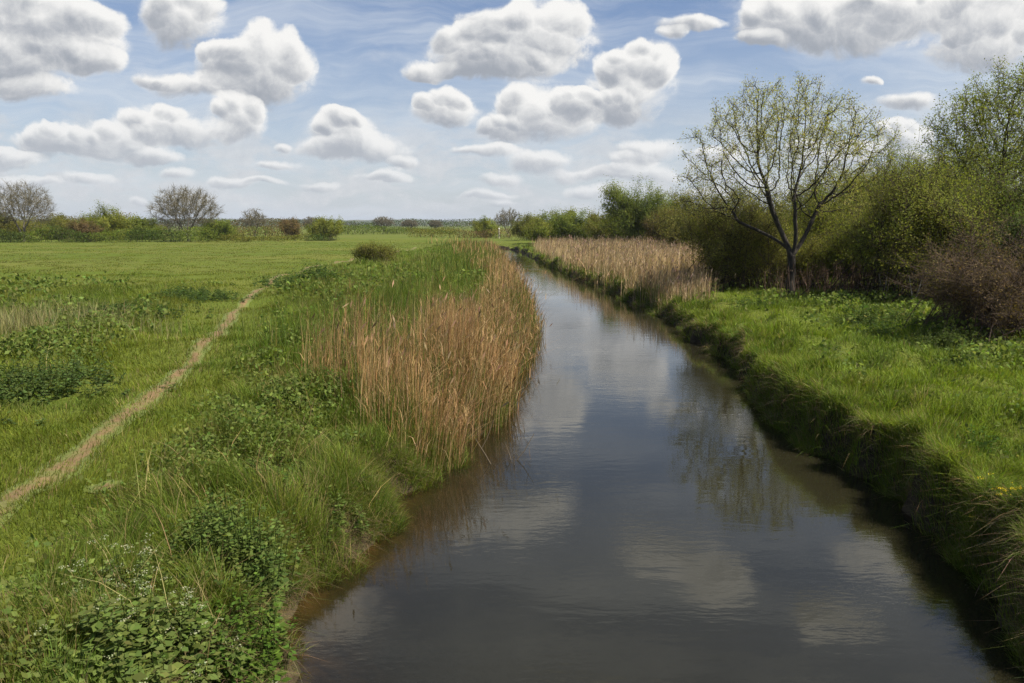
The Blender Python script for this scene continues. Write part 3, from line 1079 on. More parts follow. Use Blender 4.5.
def make_reeds():
    # the near bank
    p = scatter(10.6, 128, 5.2e4, 330, pw=2.0)
    x, y = p[:, 0], p[:, 1]
    k = RNG.random(len(x)) < reed_weight_left(x, y)
    x, y = x[k], y[k]

    def stand(x, y, pale, hmul, mat_name, obj_name, label):
        n = len(x)
        z = np.maximum(ground_z(x, y), -0.15)
        d = np.hypot(x, y)
        g = fbm(x * 0.5, y * 0.5, 201)
        h = (1.15 + 0.75 * g) * RNG.uniform(0.5, 1.14, n) * hmul * (np.interp(y, [28, 40], [0.62, 1.0]) if pale else np.interp(y, [16, 26], [1.0, 0.86]))
        w = 0.0075 * np.maximum(1, d / 12) ** 0.9 * RNG.uniform(0.7, 1.3, n)
        ang = RNG.normal(size=n) * 1.1 + 0.2
        lean = np.clip(0.07 + RNG.normal(size=n) * 0.08, 0.0, 0.4)
        if not pale:
            rim = 1 - sstep(xl(y) - x, 0.0, 0.7)
            lean = lean + 0.16 * rim
            ang = np.where(RNG.random(n) < 0.7 * rim, RNG.normal(size=n) * 0.6 - 0.2, ang)
        bent = RNG.random(n) < 0.12
        lean = np.where(bent, RNG.uniform(0.4, 1.1, n), lean)
        t = RNG.random(n)[:, None]
        C = REED_TAN * (1 - t) + (REED_RUST if not pale else REED_PALE) * t
        C = C * (1 + 0.9 * (fbm(x * 0.9, y * 0.5, 203)[:, None] - 0.5))
        C = jitcol(C, n, 0.14)
        P = np.stack([x, y, z], -1)
        b = MB()
        add_blades(b, P, h, w, lean, ang, C, segs=3, droop=0.25)
        # ragged leaves on the stems
        near = d < 60
        for _ in range(2):
            f = RNG.uniform(0.25, 0.8, n)
            dirv = np.stack([np.cos(ang), np.sin(ang), 0 * ang], -1)
            Q = P + np.array([0, 0, 1]) * (h * f)[:, None] + dirv * (h * lean * f * f)[:, None]
            s = near & (RNG.random(n) < 0.32)
            add_blades(b, Q[s], RNG.uniform(0.2, 0.42, s.sum()), w[s] * 1.1, RNG.uniform(0.25, 0.8, s.sum()), RNG.uniform(0, 6.28, s.sum()), C[s] * 1.08, segs=2, droop=0.7)
        # plumes
        s = RNG.random(n) < (0.05 if not pale else 0.25)
        dirv = np.stack([np.cos(ang), np.sin(ang), 0 * ang], -1)
        tip = P + np.array([0, 0, 1]) * (h * (1 - 0.25 * lean))[:, None] + dirv * (h * lean)[:, None]
        ax = dirv[s] * 0.6 + np.array([0, 0, 1.0]) + RNG.normal(size=(s.sum(), 3)) * 0.2
        pc = np.array((0.26, 0.165, 0.09)) if not pale else np.array((0.26, 0.175, 0.125))
        add_leaves(b, tip[s], 0.20 * np.maximum(1, d[s] / 30) ** 0.5, jitcol(pc, s.sum(), 0.2), ratio=0.16, axis=ax)
        o = b.build(obj_name, M_REED)
        tag(o, label, 'reeds', kind='stuff')

    stand(x, y, False, 1.0, '', 'reeds', 'dry rust and tan reeds standing in the water on the path side')
    # across the river
    p = scatter(28, 118, 1.0e5, 300, pw=2.0)
    x, y = p[:, 0], p[:, 1]
    dr = x - xr(y)
    wid = np.interp(y, [28, 32, 36, 42, 50, 62, 80, 100, 118], [0.6, 2.4, 3.6, 7.5, 13.0, 16, 17, 12, 3])
    front = np.interp(y, [28, 42, 70, 90, 118], [0.35, 0.12, 0.15, 0.6, 2.4])
    wgt = sstep(wid - dr, 0, 1.0) * sstep(dr - front, -0.4, 0.5) * sstep(y, 28, 33) * (1 - sstep(y, 104, 118))
    k = RNG.random(len(x)) < wgt
    stand(x[k], y[k], True, 1.0, '', 'reeds', 'broad bed of pale pinkish tan reeds between the river and the far bushes')
    # fresh green shoots at the feet of both stands
    p = scatter(10.0, 118, 7e4, 420)
    x, y = p[:, 0], p[:, 1]
    dl, dr = xl(y) - x, x - xr(y)
    wl = np.clip(reed_weight_left(x, y) + 0.5 * sstep(y, 14, 24) * (1 - sstep(dl, 3, 9)) * (dl > -0.2), 0, 1) * 0.85
    wr = sstep(dr, -0.05, 0.2) * (1 - sstep(dr, 0.7, 1.8)) * sstep(y, 26, 36) * 0.4
    k = RNG.random(len(x)) < np.maximum(wl, wr)
    x, y = x[k], y[k]
    n = len(x)
    d = np.hypot(x, y)
    onr = x > xr(y) - 0.2
    P = np.stack([x, y, np.maximum(ground_z(x, y), -0.1)], -1)
    tall = sstep(fbm(x * 0.5, y * 0.4, 211), 0.35, 0.7)
    h = RNG.uniform(0.45, 0.95, n) * np.where(onr, 0.95, 0.75 + 0.6 * tall)
    C = jitcol(np.where((RNG.random(n) < 0.25)[:, None], G_OLIVE * 1.25, np.array((0.085, 0.125, 0.018))), n, 0.18)
    b = MB()
    add_blades(b, P, h, 0.010 * np.maximum(1, d / 12) ** 0.9, RNG.uniform(0.05, 0.45, n), RNG.uniform(0, 6.28, n), C, segs=2)
    tag(b.build('sedge', M_GRASS), 'fresh green sedge shoots among the feet of the reeds', 'sedge', kind='stuff')


def make_weeds():
    """low broad-leaved ground cover in the rough strips"""
    p = scatter(4.0, 48, 6.5e4, 620)
    x, y = p[:, 0], p[:, 1]
    dl, dr, dp = xl(y) - x, x - xr(y), x - xpath(y)
    cl = fbm(x * 0.8, y * 0.8, 301)
    wl = sstep(dp, 0.9, 2.0) * sstep(dl, 0.1, 0.5) * sstep(cl, 0.40, 0.56)
    wl2 = sstep(-dp, 1.5, 3.0) * (1 - sstep(y, 30, 45)) * sstep(fbm(x * 0.35, y * 0.35, 302), 0.45, 0.6)
    wr = sstep(dr, 0.6, 1.2) * (0.03 + 0.9 * sstep(dr, 4.5, 6.5) * (y < 30) + 0.4 * sstep(cl, 0.62, 0.70))
    k = RNG.random(len(x)) < np.maximum(np.maximum(wl, wl2), wr)
    x, y, cl = x[k], y[k], cl[k]
    n = len(x)
    hgt = np.clip((cl - 0.35) * 1.3, 0.1, 0.55)
    d = np.hypot(x, y)
    P = np.stack([x, y, ground_z(x, y) + hgt * RNG.random(n) ** 0.6 + 0.05], -1)
    b = MB()
    C = jitcol(np.where((RNG.random(n) < 0.4)[:, None], G_DEEP * np.array((1.35, 1.15, 1.5)), np.array((0.150, 0.186, 0.044))), n, 0.18)
    add_leaves(b, P, 0.055 * np.maximum(1, d / 9) ** 0.85 * RNG.uniform(0.6, 1.4, n), C, ratio=0.6, flat=0.55)
    tag(b.build('weeds', M_LEAF), 'low broad-leaved weeds growing through the rough grass', 'weeds', kind='stuff')


make_left_grass()
make_bank_grass()
make_reeds()
make_weeds()

# ------------------------------------------------------------------ trees


def colonise(rng, trunk, attr, step, di, dk, iters, tropism=0.12, limbs=None):
    nodes = [np.array(t, float) for t in trunk]
    par = [-1] + list(range(len(trunk) - 1))
    for (frm, pts) in (limbs or []):
        k = frm
        for p in pts:
            nodes.append(np.array(p, float))
            par.append(k)
            k = len(nodes) - 1
    N = np.array(nodes)
    A = attr.copy()
    near = np.zeros(len(A), int)
    nd = np.full(len(A), 1e9)

    def upd(new_idx):
        nonlocal near, nd
        X = N[new_idx]
        D = np.linalg.norm(A[:, None, :] - X[None, :, :], axis=2)
        j = D.argmin(1)
        dm = D[np.arange(len(A)), j]
        c = dm < nd
        nd = np.where(c, dm, nd)
        near = np.where(c, np.array(new_idx)[j], near)
    upd(list(range(len(N))))
    last = {}
    for it in range(iters):
        act = nd < di
        if not act.any():
            if len(A) == 0:
                break
            act = nd <= nd.min() + 1e-6
        v = unit(A[act] - N[near[act]])
        S_ = np.zeros((len(N), 3))
        np.add.at(S_, near[act], v)
        ids = np.unique(near[act])
        g = unit(S_[ids]) + np.array([0, 0, tropism]) + rng.normal(size=(len(ids), 3)) * 0.12
        newp = N[ids] + unit(g) * step
        ok = np.array([last.get(i, 0) < 3 for i in ids])
        for i in ids:
            last[i] = last.get(i, 0) + 1
        ids, newp = ids[ok], newp[ok]
        if len(ids) == 0:
            break
        st = len(N)
        N = np.concatenate([N, newp])
        par += list(ids)
        upd(list(range(st, len(N))))
        kp = nd > dk
        A, near, nd = A[kp], near[kp], nd[kp]
        if len(A) == 0:
            break
    par = np.array(par)
    return N, par


def limb_radii(N, par, tip, power=2.3):
    r = np.zeros(len(N))
    has = np.zeros(len(N), bool)
    acc = np.zeros(len(N))
    for i in range(len(N) - 1, -1, -1):
        r[i] = tip if not has[i] else acc[i] ** (1 / power)
        p = par[i]
        if p >= 0:
            acc[p] += r[i] ** power
            has[p] = True
    return r, has


def skeleton_mesh(N, par, r, sel, k, C):
    b = MB()
    i = np.where(sel & (par >= 0))[0]
    a = par[i]
    ra = np.minimum(r[a], r[i] * 1.25)
    d = unit(N[i] - N[a])
    add_tubes(b, N[a] - d * (ra * 0.35)[:, None], N[i] + d * (r[i] * 0.35)[:, None], ra, r[i], C, k=k)
    return b


def crown_points(rng, n, lobes, shell=0.0):
    """points inside a union of ellipsoids (cx, cy, cz, rx, ry, rz)"""
    out = []
    vol = np.array([l[3] * l[4] * l[5] for l in lobes])
    for l, f in zip(lobes, vol / vol.sum()):
        m = max(4, int(n * f))
        v = unit(rng.normal(size=(m, 3)))
        rad = rng.random(m) ** (1 / 3) if shell == 0 else shell + (1 - shell) * rng.random(m)
        out.append(np.array(l[:3]) + v * rad[:, None] * np.array(l[3:]))
    return np.concatenate(out)


def make_tree(name, base, seed, trunk, lobes, n_attr, step, di, dk, tip, bark, leafC=None, leaf_size=0.1, leaf_n=4, leaf_spread=0.2,
              leaf_mask=1.0, twigs=0, twigC=(0.05, 0.04, 0.025), power=2.3, shell=0.0, hang=None, twig_len=0.5, tropism=0.12, leaf_ratio=0.45, limbs=None):
    rng = np.random.default_rng(seed)
    root = empty(name, base)
    A = crown_points(rng, n_attr, lobes, shell)
    N, par = colonise(rng, trunk, A, step, di, dk, 160, tropism, limbs)
    r, has = limb_radii(N, par, tip, power)
    # the foot of the trunk flares
    low = N[:, 2] < 0.7
    r = np.where(low, r * (1 + 0.5 * (0.7 - N[:, 2]).clip(0, 1)), r)
    thick = r > r.max() * 0.2
    bt = skeleton_mesh(N, par, r, thick, 8, (0.1, 0.08, 0.05))
    bt.build('trunk', bark, root, smooth=True)
    bb = skeleton_mesh(N, par, r, ~thick, 4, np.array(twigC))
    tips = np.where(r < tip * 2.2)[0]
    tw_pts = N[tips]
    if twigs:
        src = np.repeat(tips, twigs)
        inc = unit(N[src] - N[np.maximum(par[src], 0)])
        d = unit(inc * 0.9 + rng.normal(size=(len(src), 3)) * 0.62 + np.array([0, 0, 0.25]))
        L = rng.uniform(0.5, 1.2, len(src)) * twig_len
        E = N[src] + d * L[:, None]
        add_tubes(bb, N[src], E, np.full(len(src), tip * 0.8), np.full(len(src), tip * 0.4), np.array(twigC), k=3)
        tw_pts = np.concatenate([tw_pts, E, N[src] + d * (L * 0.55)[:, None]])
    bb.build('branches', M_TWIG, root)
    if leafC is not None:
        m = rng.random(len(tw_pts)) < leaf_mask
        pts = np.repeat(tw_pts[m], leaf_n, 0)
        pts = pts + rng.normal(size=pts.shape) * leaf_spread
        lc = MB()
        C = jitcol(np.array(leafC)[rng.integers(0, len(leafC), len(pts))], len(pts), 0.16)
        add_leaves(lc, pts, leaf_size * rng.uniform(0.6, 1.35, len(pts)), C, ratio=leaf_ratio, hang=hang)
        lc.build('crown', M_LEAF, root)
    return root


def make_bush(name, base, seed, half, height, leafC, n_stem=90, n_twig=1600, leaves=9, leaf_size=0.09, twigC=(0.06, 0.045, 0.025),
              bare=0.0, depth=None, lobes=8, spread=0.16, stem_r=0.022, inner=0.25, up=0.5, low=0.16):
    """a many-stemmed shrub: stems fan out to lumpy lobes, twigs and leaves sit on them"""
    rng = np.random.default_rng(seed)
    half = half * 1.08
    leaf_size = leaf_size * 1.05
    leaves = int(leaves * 2.1)
    root = empty(name, base)
    depth = depth or half * 0.8
    # lobes: the domed outline in clumps
    Ls = []
    for i in range(lobes):
        a = 2 * math.pi * (i + rng.uniform(-0.3, 0.3)) / lobes
        q = rng.uniform(0.30, 0.80)
        hz = rng.uniform(0.24, 0.66) * (1.15 - 0.35 * q)
        s = rng.uniform(0.34, 0.52)
        Ls.append((math.cos(a) * half * q, math.sin(a) * depth * q, height * hz, half * s, depth * s, height * s * 0.72))
    Ls.append((rng.uniform(-0.15, 0.15) * half, 0, height * 0.66, half * 0.42, depth * 0.42, height * 0.335))
    Ls.append((rng.uniform(-0.4, 0.4) * half, 0, height * 0.30, half * 0.62, depth * 0.62, height * 0.30))
    Ls = np.array(Ls)
    pick = rng.integers(0, len(Ls), n_stem)
    v = unit(rng.normal(size=(n_stem, 3)) + np.array([0, 0, 0.45]))
    E = Ls[pick, :3] + v * Ls[pick, 3:] * rng.uniform(0.7, 1.0, n_stem)[:, None]
    E[:, 2] = np.maximum(E[:, 2], height * low * 0.6)
    B0 = np.stack([rng.normal(size=n_stem) * half * 0.34, rng.normal(size=n_stem) * depth * 0.34, np.zeros(n_stem)], -1)
    Mid = B0 * 0.5 + E * 0.5 + np.array([0, 0, 1.0]) * (height * 0.10) - (E - B0) * np.array([0.16, 0.16, 0])
    b = MB()
    Cs = np.array(twigC)

    def bez(t):
        t = t[:, None]
        return B0s * (1 - t) ** 2 + 2 * Ms * t * (1 - t) + Es * t * t
    B0s, Ms, Es = B0, Mid, E
    prev = bez(np.zeros(n_stem))
    for k in range(1, 6):
        cur = bez(np.full(n_stem, k / 5))
        f0, f1 = 1 - 0.8 * (k - 1) / 5, 1 - 0.8 * k / 5
        add_tubes(b, prev, cur, np.full(n_stem, stem_r * f0), np.full(n_stem, stem_r * f1), Cs, k=4)
        prev = cur
    # twigs
    s = rng.integers(0, n_stem, n_twig)
    t = rng.uniform(inner, 1.0, n_twig) ** 0.7
    B0s, Ms, Es = B0[s], Mid[s], E[s]
    p0 = bez(t)
    tang = unit(bez(np.minimum(t + 0.05, 1.05)) - p0)
    d = unit(tang * 0.7 + rng.normal(size=(n_twig, 3)) * 0.75 + np.array([0, 0, up]))
    L = rng.uniform(0.10, 0.27, n_twig) * (half + height) * 0.5
    p1 = p0 + d * (L * 0.55)[:, None]
    d2 = unit(d + rng.normal(size=(n_twig, 3)) * 0.3 + np.array([0, 0, up * 0.4]))
    p2 = p1 + d2 * (L * 0.45)[:, None]
    p1[:, 2] = np.maximum(p1[:, 2], 0.1)
    p2[:, 2] = np.maximum(p2[:, 2], 0.1)
    tr = stem_r * 0.34
    add_tubes(b, p0, p1, np.full(n_twig, tr), np.full(n_twig, tr * 0.7), Cs, k=3)
    add_tubes(b, p1, p2, np.full(n_twig, tr * 0.7), np.full(n_twig, tr * 0.3), Cs, k=3)
    b.build('branches', M_TWIG, root)
    # leaves along the twigs
    if leaves:
        j = np.repeat(np.arange(n_twig), leaves)
        if bare:
            lump = rng.random(n_stem)[s] > bare
            j = j[lump[j]]
        u = rng.random(len(j))
        pts = np.where((u < 0.5)[:, None], p0[j] + (p1[j] - p0[j]) * (u * 2)[:, None], p1[j] + (p2[j] - p1[j]) * (u * 2 - 1)[:, None])
        pts = pts + rng.normal(size=pts.shape) * spread
        pts[:, 2] = np.maximum(pts[:, 2], 0.05)
        shade = rng.integers(0, len(leafC), n_stem)[s][j]
        C = jitcol(np.array(leafC)[shade], len(pts), 0.10)
        lc = MB()
        add_leaves(lc, pts, leaf_size * rng.uniform(0.6, 1.4, len(pts)), C, ratio=0.5,
                   face=unit((pts - Ls[pick][s][j][:, :3]) / Ls[pick][s][j][:, 3:] + np.array([0, 0, 0.25])))
        lc.build('foliage', M_LEAF, root)
    return root


def spot(px, d, sink=0.03):
    x = (px - 512.0) / FPX * (d * CP + (CAM_Z - 1.0) * SP)
    return (float(x), float(d), float(ground_z(np.array([x]), np.array([d]))[0]) - sink)


YG = [(0.190, 0.212, 0.034), (0.168, 0.194, 0.032), (0.214, 0.220, 0.038)]
MG = [(0.144, 0.180, 0.030), (0.126, 0.164, 0.028), (0.168, 0.194, 0.034)]
OL = [(0.165, 0.164, 0.034), (0.180, 0.170, 0.038), (0.148, 0.156, 0.032)]
DG = [(0.066, 0.096, 0.020), (0.080, 0.106, 0.024)]
BR = [(0.150, 0.108, 0.042), (0.125, 0.100, 0.036), (0.165, 0.112, 0.055)]
FRESH = [(0.315, 0.305, 0.080), (0.27, 0.275, 0.065), (0.36, 0.32, 0.12)]

# the sparse tree on the grassy bank
tb = spot(790, 33.8)
o = make_tree('tree', tb, 5, [(0, 0, -0.1), (0.02, 0, 0.35), (0.0, 0.03, 0.8), (0.04, 0.02, 1.25), (0.0, 0.0, 1.7), (-0.03, 0.0, 2.1)],
              [(-0.9, 0, 8.4, 4.2, 3.4, 3.1), (-3.9, 0.2, 6.4, 2.4, 2.4, 2.8), (2.4, -0.2, 7.6, 2.4, 2.6, 2.6), (-0.6, 0, 6.0, 3.4, 2.6, 2.0), (3.0, 0, 5.3, 1.8, 1.8, 1.5), (-4.6, 0, 4.6, 1.6, 1.3, 0.9)],
              2300, 0.26, 2.6, 0.48, 0.0115, M_BARK, leafC=FRESH, leaf_size=0.09, leaf_n=5, leaf_spread=0.13, leaf_mask=0.85, twigs=3,
              twigC=(0.040, 0.033, 0.021), power=1.97, shell=0.2, hang=(0, 0, -0.9), twig_len=0.45, leaf_ratio=0.45,
              limbs=[(5, [(-0.16, 0.05, 2.5), (-0.36, 0.1, 2.95), (-0.58, 0.12, 3.4), (-0.82, 0.1, 3.85), (-1.05, 0.05, 4.3), (-1.25, 0, 4.75), (-1.40, -0.1, 5.2)]),
                     (5, [(0.06, -0.08, 2.55), (0.06, -0.2, 3.0), (0.0, -0.3, 3.5), (-0.08, -0.35, 4.0), (-0.12, -0.4, 4.5), (-0.20, -0.4, 5.0)]),
                     (5, [(0.22, 0.1, 2.45), (0.48, 0.2, 2.8), (0.72, 0.3, 3.2), (0.92, 0.3, 3.65), (1.10, 0.35, 4.1), (1.30, 0.3, 4.6)]),
                     (6, [(-0.55, 0.3, 2.85), (-1.0, 0.45, 3.15), (-1.5, 0.5, 3.4), (-2.1, 0.5, 3.65), (-2.7, 0.4, 3.9)])])
o.scale = (0.87, 0.87, 0.87)
tag(o, 'tall spreading tree with dark forked trunk and sparse new leaves on the grassy bank', 'tree')

# the denser tree at the picture's border
tb = spot(992, 43.0)
o = make_tree('tree', tb, 9, [(0, 0, -0.1), (0.05, 0, 0.8), (-0.05, 0.03, 1.7), (-0.2, 0.02, 2.6), (-0.3, 0.0, 3.5), (-0.45, 0.02, 4.3)],
              [(0.4, 0, 9.3, 3.2, 2.8, 2.8), (-2.3, 0, 8.0, 2.2, 2.4, 2.4), (2.8, 0, 8.0, 3.0, 2.7, 2.7), (0.2, 0, 6.8, 3.6, 2.8, 2.2), (-3.0, 0, 6.2, 1.6, 1.8, 1.3)],
              2800, 0.28, 2.4, 0.46, 0.012, M_BARK, leafC=YG, leaf_size=0.115, leaf_n=6, leaf_spread=0.18, leaf_mask=0.8, twigs=3,
              twigC=(0.05, 0.04, 0.025), power=2.1, shell=0.2, hang=(0, 0, -0.4), twig_len=0.55)
tag(o, 'leafy yellow green tree with a bare dark trunk rising above the big bushes', 'tree')

# shrubs: pixel column, distance, half width, height, leaf colours, label
SHRUBS = [
    ('bush', 736, 37.0, 3.0, 5.0, OL, 'olive twiggy bush at the left foot of the tall spreading tree', dict(n_twig=5200, leaves=6, leaf_size=0.075, n_stem=180)),
    ('bush', 838, 43.0, 4.2, 6.5, YG, 'yellow green bush close behind the trunk of the tall spreading tree', dict(n_twig=6200, leaves=7, leaf_size=0.085, n_stem=170, lobes=10)),
    ('bush', 893, 58.0, 5.6, 9.7, MG, 'high dark crown showing between the two tall trees', dict(n_twig=5600, leaves=7, leaf_size=0.12, n_stem=150, lobes=11)),
    ('bush', 935, 30.0, 4.4, 6.2, YG, 'broad round green bush, largest beside the brown bramble thicket', dict(n_twig=9500, leaves=7, leaf_size=0.07, n_stem=240, lobes=13)),
    ('bush', 1030, 29.0, 3.6, 5.9, MG, 'green bush in front of the leafy yellow green tree', dict(n_twig=6000, leaves=7, leaf_size=0.07, n_stem=160)),
    ('bush', 868, 35.5, 3.0, 4.3, YG, 'small yellow green bush wedged between the tall tree and the broad round bush', dict(n_twig=4600, leaves=7, leaf_size=0.075, n_stem=130)),
    ('bush', 955, 50.0, 5.0, 8.6, MG, 'tall green bush filling the gap below the leafy yellow green tree', dict(n_twig=5200, leaves=7, leaf_size=0.11, n_stem=140, lobes=10)),
    ('bush', 800, 37.5, 2.2, 3.0, OL, 'low olive bush directly behind the foot of the tall spreading tree', dict(n_twig=2800, leaves=6, leaf_size=0.075, n_stem=110)),
    ('bush', 700, 74.0, 5.4, 7.0, OL, 'olive bush behind the edge of the pale reed bed', dict(n_twig=3200, leaves=7, leaf_size=0.13, n_stem=110)),
    ('bush', 782, 54.0, 5.0, 6.0, OL, 'olive bush half hidden behind the tall spreading tree', dict(n_twig=3200, leaves=7, leaf_size=0.12, n_stem=110)),
    ('bramble_thicket', 992, 19.2, 2.3, 3.1, BR, 'brown bramble thicket of bare tangled twigs on the grassy bank', dict(n_twig=6500, leaves=2, leaf_size=0.05, n_stem=210, twigC=(0.085, 0.060, 0.040), stem_r=0.016, bare=0.25, up=0.1, spread=0.08)),
    ('bush', 1052, 21.5, 1.9, 4.3, DG, 'dark green bush cut off by the picture border beside the bramble thicket', dict(n_twig=4600, leaves=9, leaf_size=0.07, n_stem=120)),
    ('bush', 641, 96.0, 5.2, 8.7, MG, 'tallest rounded green bush behind the pale reed bed', dict(n_twig=4600, leaves=7, leaf_size=0.17, n_stem=130, spread=0.22)),
    ('bush', 669, 84.0, 3.0, 5.2, BR, 'rounded brownish bush in front of the tallest green bush', dict(n_twig=2600, leaves=7, leaf_size=0.14, n_stem=100)),
    ('bush', 612, 106.0, 5.0, 5.2, OL, 'low olive bush at the left side of the tallest green bush', dict(n_twig=2200, leaves=7, leaf_size=0.18, n_stem=90, spread=0.2)),
    ('bush', 580, 116.0, 5.8, 5.6, MG, 'green bush in the middle of the row behind the reed bed', dict(n_twig=2400, leaves=7, leaf_size=0.2, n_stem=90, spread=0.22)),
    ('bush', 553, 127.0, 5.2, 6.0, YG, 'bright domed bush in the row near the river bend', dict(n_twig=2400, leaves=7, leaf_size=0.21, n_stem=90, spread=0.22)),
    ('bush', 530, 140.0, 3.8, 5.2, OL, 'small olive bush closest to the river bend', dict(n_twig=1500, leaves=7, leaf_size=0.22, n_stem=70, spread=0.22)),
    ('bush', 485, 172.0, 3.1, 4.6, YG, 'isolated round bush beyond the river bend', dict(n_twig=1300, leaves=8, leaf_size=0.24, n_stem=60, spread=0.24)),
    ('bush', 375, 60.0, 2.0, 1.75, OL, 'low olive bush standing alone on the meadow side of the reeds', dict(n_twig=1800, leaves=4, leaf_size=0.09, n_stem=120, up=0.9)),
    ('bush', 107, 142.0, 5.9, 6.8, YG, 'domed yellow green bush, highest leafy one in the far hedge', dict(n_twig=2200, leaves=8, leaf_size=0.23, n_stem=90, spread=0.25)),
    ('bush', 84, 134.0, 3.3, 4.0, BR, 'dark brownish bush just left of the domed yellow green bush', dict(n_twig=1300, leaves=7, leaf_size=0.2, n_stem=70, spread=0.2)),
    ('bush', 58, 148.0, 5.0, 5.3, OL, 'rusty olive bush between the first bare tree and the domed bush', dict(n_twig=1600, leaves=8, leaf_size=0.23, n_stem=80, spread=0.25)),
    ('bush', 8, 150.0, 6.0, 5.6, OL, 'olive bush behind the bare tree nearest the picture border', dict(n_twig=1700, leaves=8, leaf_size=0.23, n_stem=80, spread=0.25)),
    ('bush', 138, 146.0, 4.5, 4.6, MG, 'green bush just right of the domed yellow green bush', dict(n_twig=1500, leaves=8, leaf_size=0.22, n_stem=70, spread=0.25)),
    ('bush', 216, 138.0, 3.6, 4.4, MG, 'green bush at the right foot of the second bare tree', dict(n_twig=1400, leaves=8, leaf_size=0.21, n_stem=70, spread=0.22)),
    ('bush', 233, 150.0, 3.0, 3.7, OL, 'small olive bush in the gap between two bare trees', dict(n_twig=900, leaves=8, leaf_size=0.22, n_stem=60, spread=0.22)),
    ('bush', 293, 162.0, 2.7, 4.9, BR, 'upright brownish bush beside the small bare tree', dict(n_twig=1200, leaves=7, leaf_size=0.22, n_stem=60, spread=0.22)),
    ('bush', 325, 150.0, 4.1, 4.5, YG, 'bright green bush at the end of the far hedge', dict(n_twig=1700, leaves=8, leaf_size=0.22, n_stem=80, spread=0.24)),
]
for i, (nm, px, d, hf, hh, lc, lab, kw) in enumerate(SHRUBS):
    o = make_bush(nm, spot(px, d), 100 + i, hf, hh, lc, **kw)
    tag(o, lab, 'bush' if nm == 'bush' else 'thicket')

# bare winter trees of the far hedge
GREYTW = (0.135, 0.118, 0.074)
BARE = [
    (24, 130.0, 10.2, 6.0, 'wide bare grey tree at the left border of the far hedge', 31),
    (188, 132.0, 9.6, 6.4, 'broad domed bare tree in the middle of the far hedge', 32),
    (255, 176.0, 6.8, 3.4, 'small bare tree standing apart to the right of the broad domed one', 33),
    (508, 188.0, 7.0, 3.9, 'grey bare tree beside the isolated round bush at the river bend', 34),
    (312, 290.0, 6.0, 4.0, 'tiny bare tree on the skyline above the bright green bush', 35),
    (384, 320.0, 6.6, 5.0, 'bare tree on the skyline, largest over the middle meadow', 36),
    (410, 340.0, 5.4, 4.5, 'low bare tree on the skyline, in the middle of the three over the meadow', 37),
    (436, 350.0, 5.2, 3.6, 'smallest bare tree on the skyline near the reed tops', 38),
]
for (px, d, h, hf, lab, sd) in BARE:
    big = d < 140
    tr = [(0, 0, -0.1), (0.06, 0, h * 0.05), (0, 0, h * 0.10)]
    lm = [(2, [(-hf * 0.06, 0, h * 0.16), (-hf * 0.13, 0.1, h * 0.24), (-hf * 0.2, 0.1, h * 0.33)]), (2, [(hf * 0.05, 0, h * 0.17), (hf * 0.10, -0.2, h * 0.25), (hf * 0.2, -0.2, h * 0.33)]), (2, [(0, 0.2, h * 0.17), (-0.05, 0.4, h * 0.26), (0, 0.6, h * 0.34)])]
    lb = [(0, 0, h * 0.66, hf * 0.86, hf * 0.8, h * 0.34), (-hf * 0.5, 0, h * 0.55, hf * 0.5, hf * 0.5, h * 0.26), (hf * 0.5, 0, h * 0.55, hf * 0.5, hf * 0.5, h * 0.26)]
    o = make_tree('bare_tree', spot(px, d), sd, tr, lb, 1500 if big else 500, h * 0.045, h * 0.26, h * 0.060, 0.017 * (d / 130), M_BARKG, leafC=None,
                  twigs=9 if big else 6, twigC=GREYTW, power=2.3, shell=0.25, twig_len=h * 0.11, tropism=0.25, limbs=lm)
    tag(o, lab, 'tree')


def leaf_bank(name, x0, y0, x1, y1, h, wd, n, cols, size, label, cat, kind=None, seed=0, lump=6.0):
    """an uneven bank of leaves along a line: hedges and far woods"""
    rng = np.random.default_rng(seed)
    t = rng.random(n)
    L = math.hypot(x1 - x0, y1 - y0)
    x = x0 + (x1 - x0) * t + rng.normal(size=n) * wd * 0.4
    y = y0 + (y1 - y0) * t + rng.normal(size=n) * wd * 0.4
    top = h * (0.45 + 0.9 * fbm(t * L / lump, t * 0, seed + 400, 3) * 1.1)
    u = rng.random(n)
    z = ground_z(x, y) + top * u ** 0.7
    b = MB()
    ci = np.clip((fbm(t * L / lump * 0.7, t * 0 + 5, seed + 410, 2) * len(cols) * 1.3 - 0.15 * len(cols)).astype(int), 0, len(cols) - 1)
    C = jitcol(np.array(cols)[ci], n, 0.2)
    add_leaves(b, np.stack([x, y, z], -1), size * rng.uniform(0.6, 1.4, n), C, ratio=0.6)
    # woody stems inside
    m = max(20, int(L / 1.2))
    t = rng.random(m)
    x = x0 + (x1 - x0) * t + rng.normal(size=m) * wd * 0.25
    y = y0 + (y1 - y0) * t + rng.normal(size=m) * wd * 0.25
    z = ground_z(x, y)
    A = np.stack([x, y, z - 0.05], -1)
    B = A + np.stack([rng.normal(size=m) * 0.3, rng.normal(size=m) * 0.3, h * rng.uniform(0.5, 0.9, m)], -1)
    add_tubes(b, A, B, np.full(m, 0.05), np.full(m, 0.02), np.array((0.07, 0.055, 0.04)), k=4)
    if kind:
        o = b.build(name, M_LEAF)
        return tag(o, label, cat, kind=kind)
    root = empty(name, ((x0 + x1) / 2, (y0 + y1) / 2, float(ground_z(np.array([(x0 + x1) / 2]), np.array([(y0 + y1) / 2]))[0])))
    b.build('foliage', M_LEAF, root, loc=root.location)
    return tag(root, label, cat)


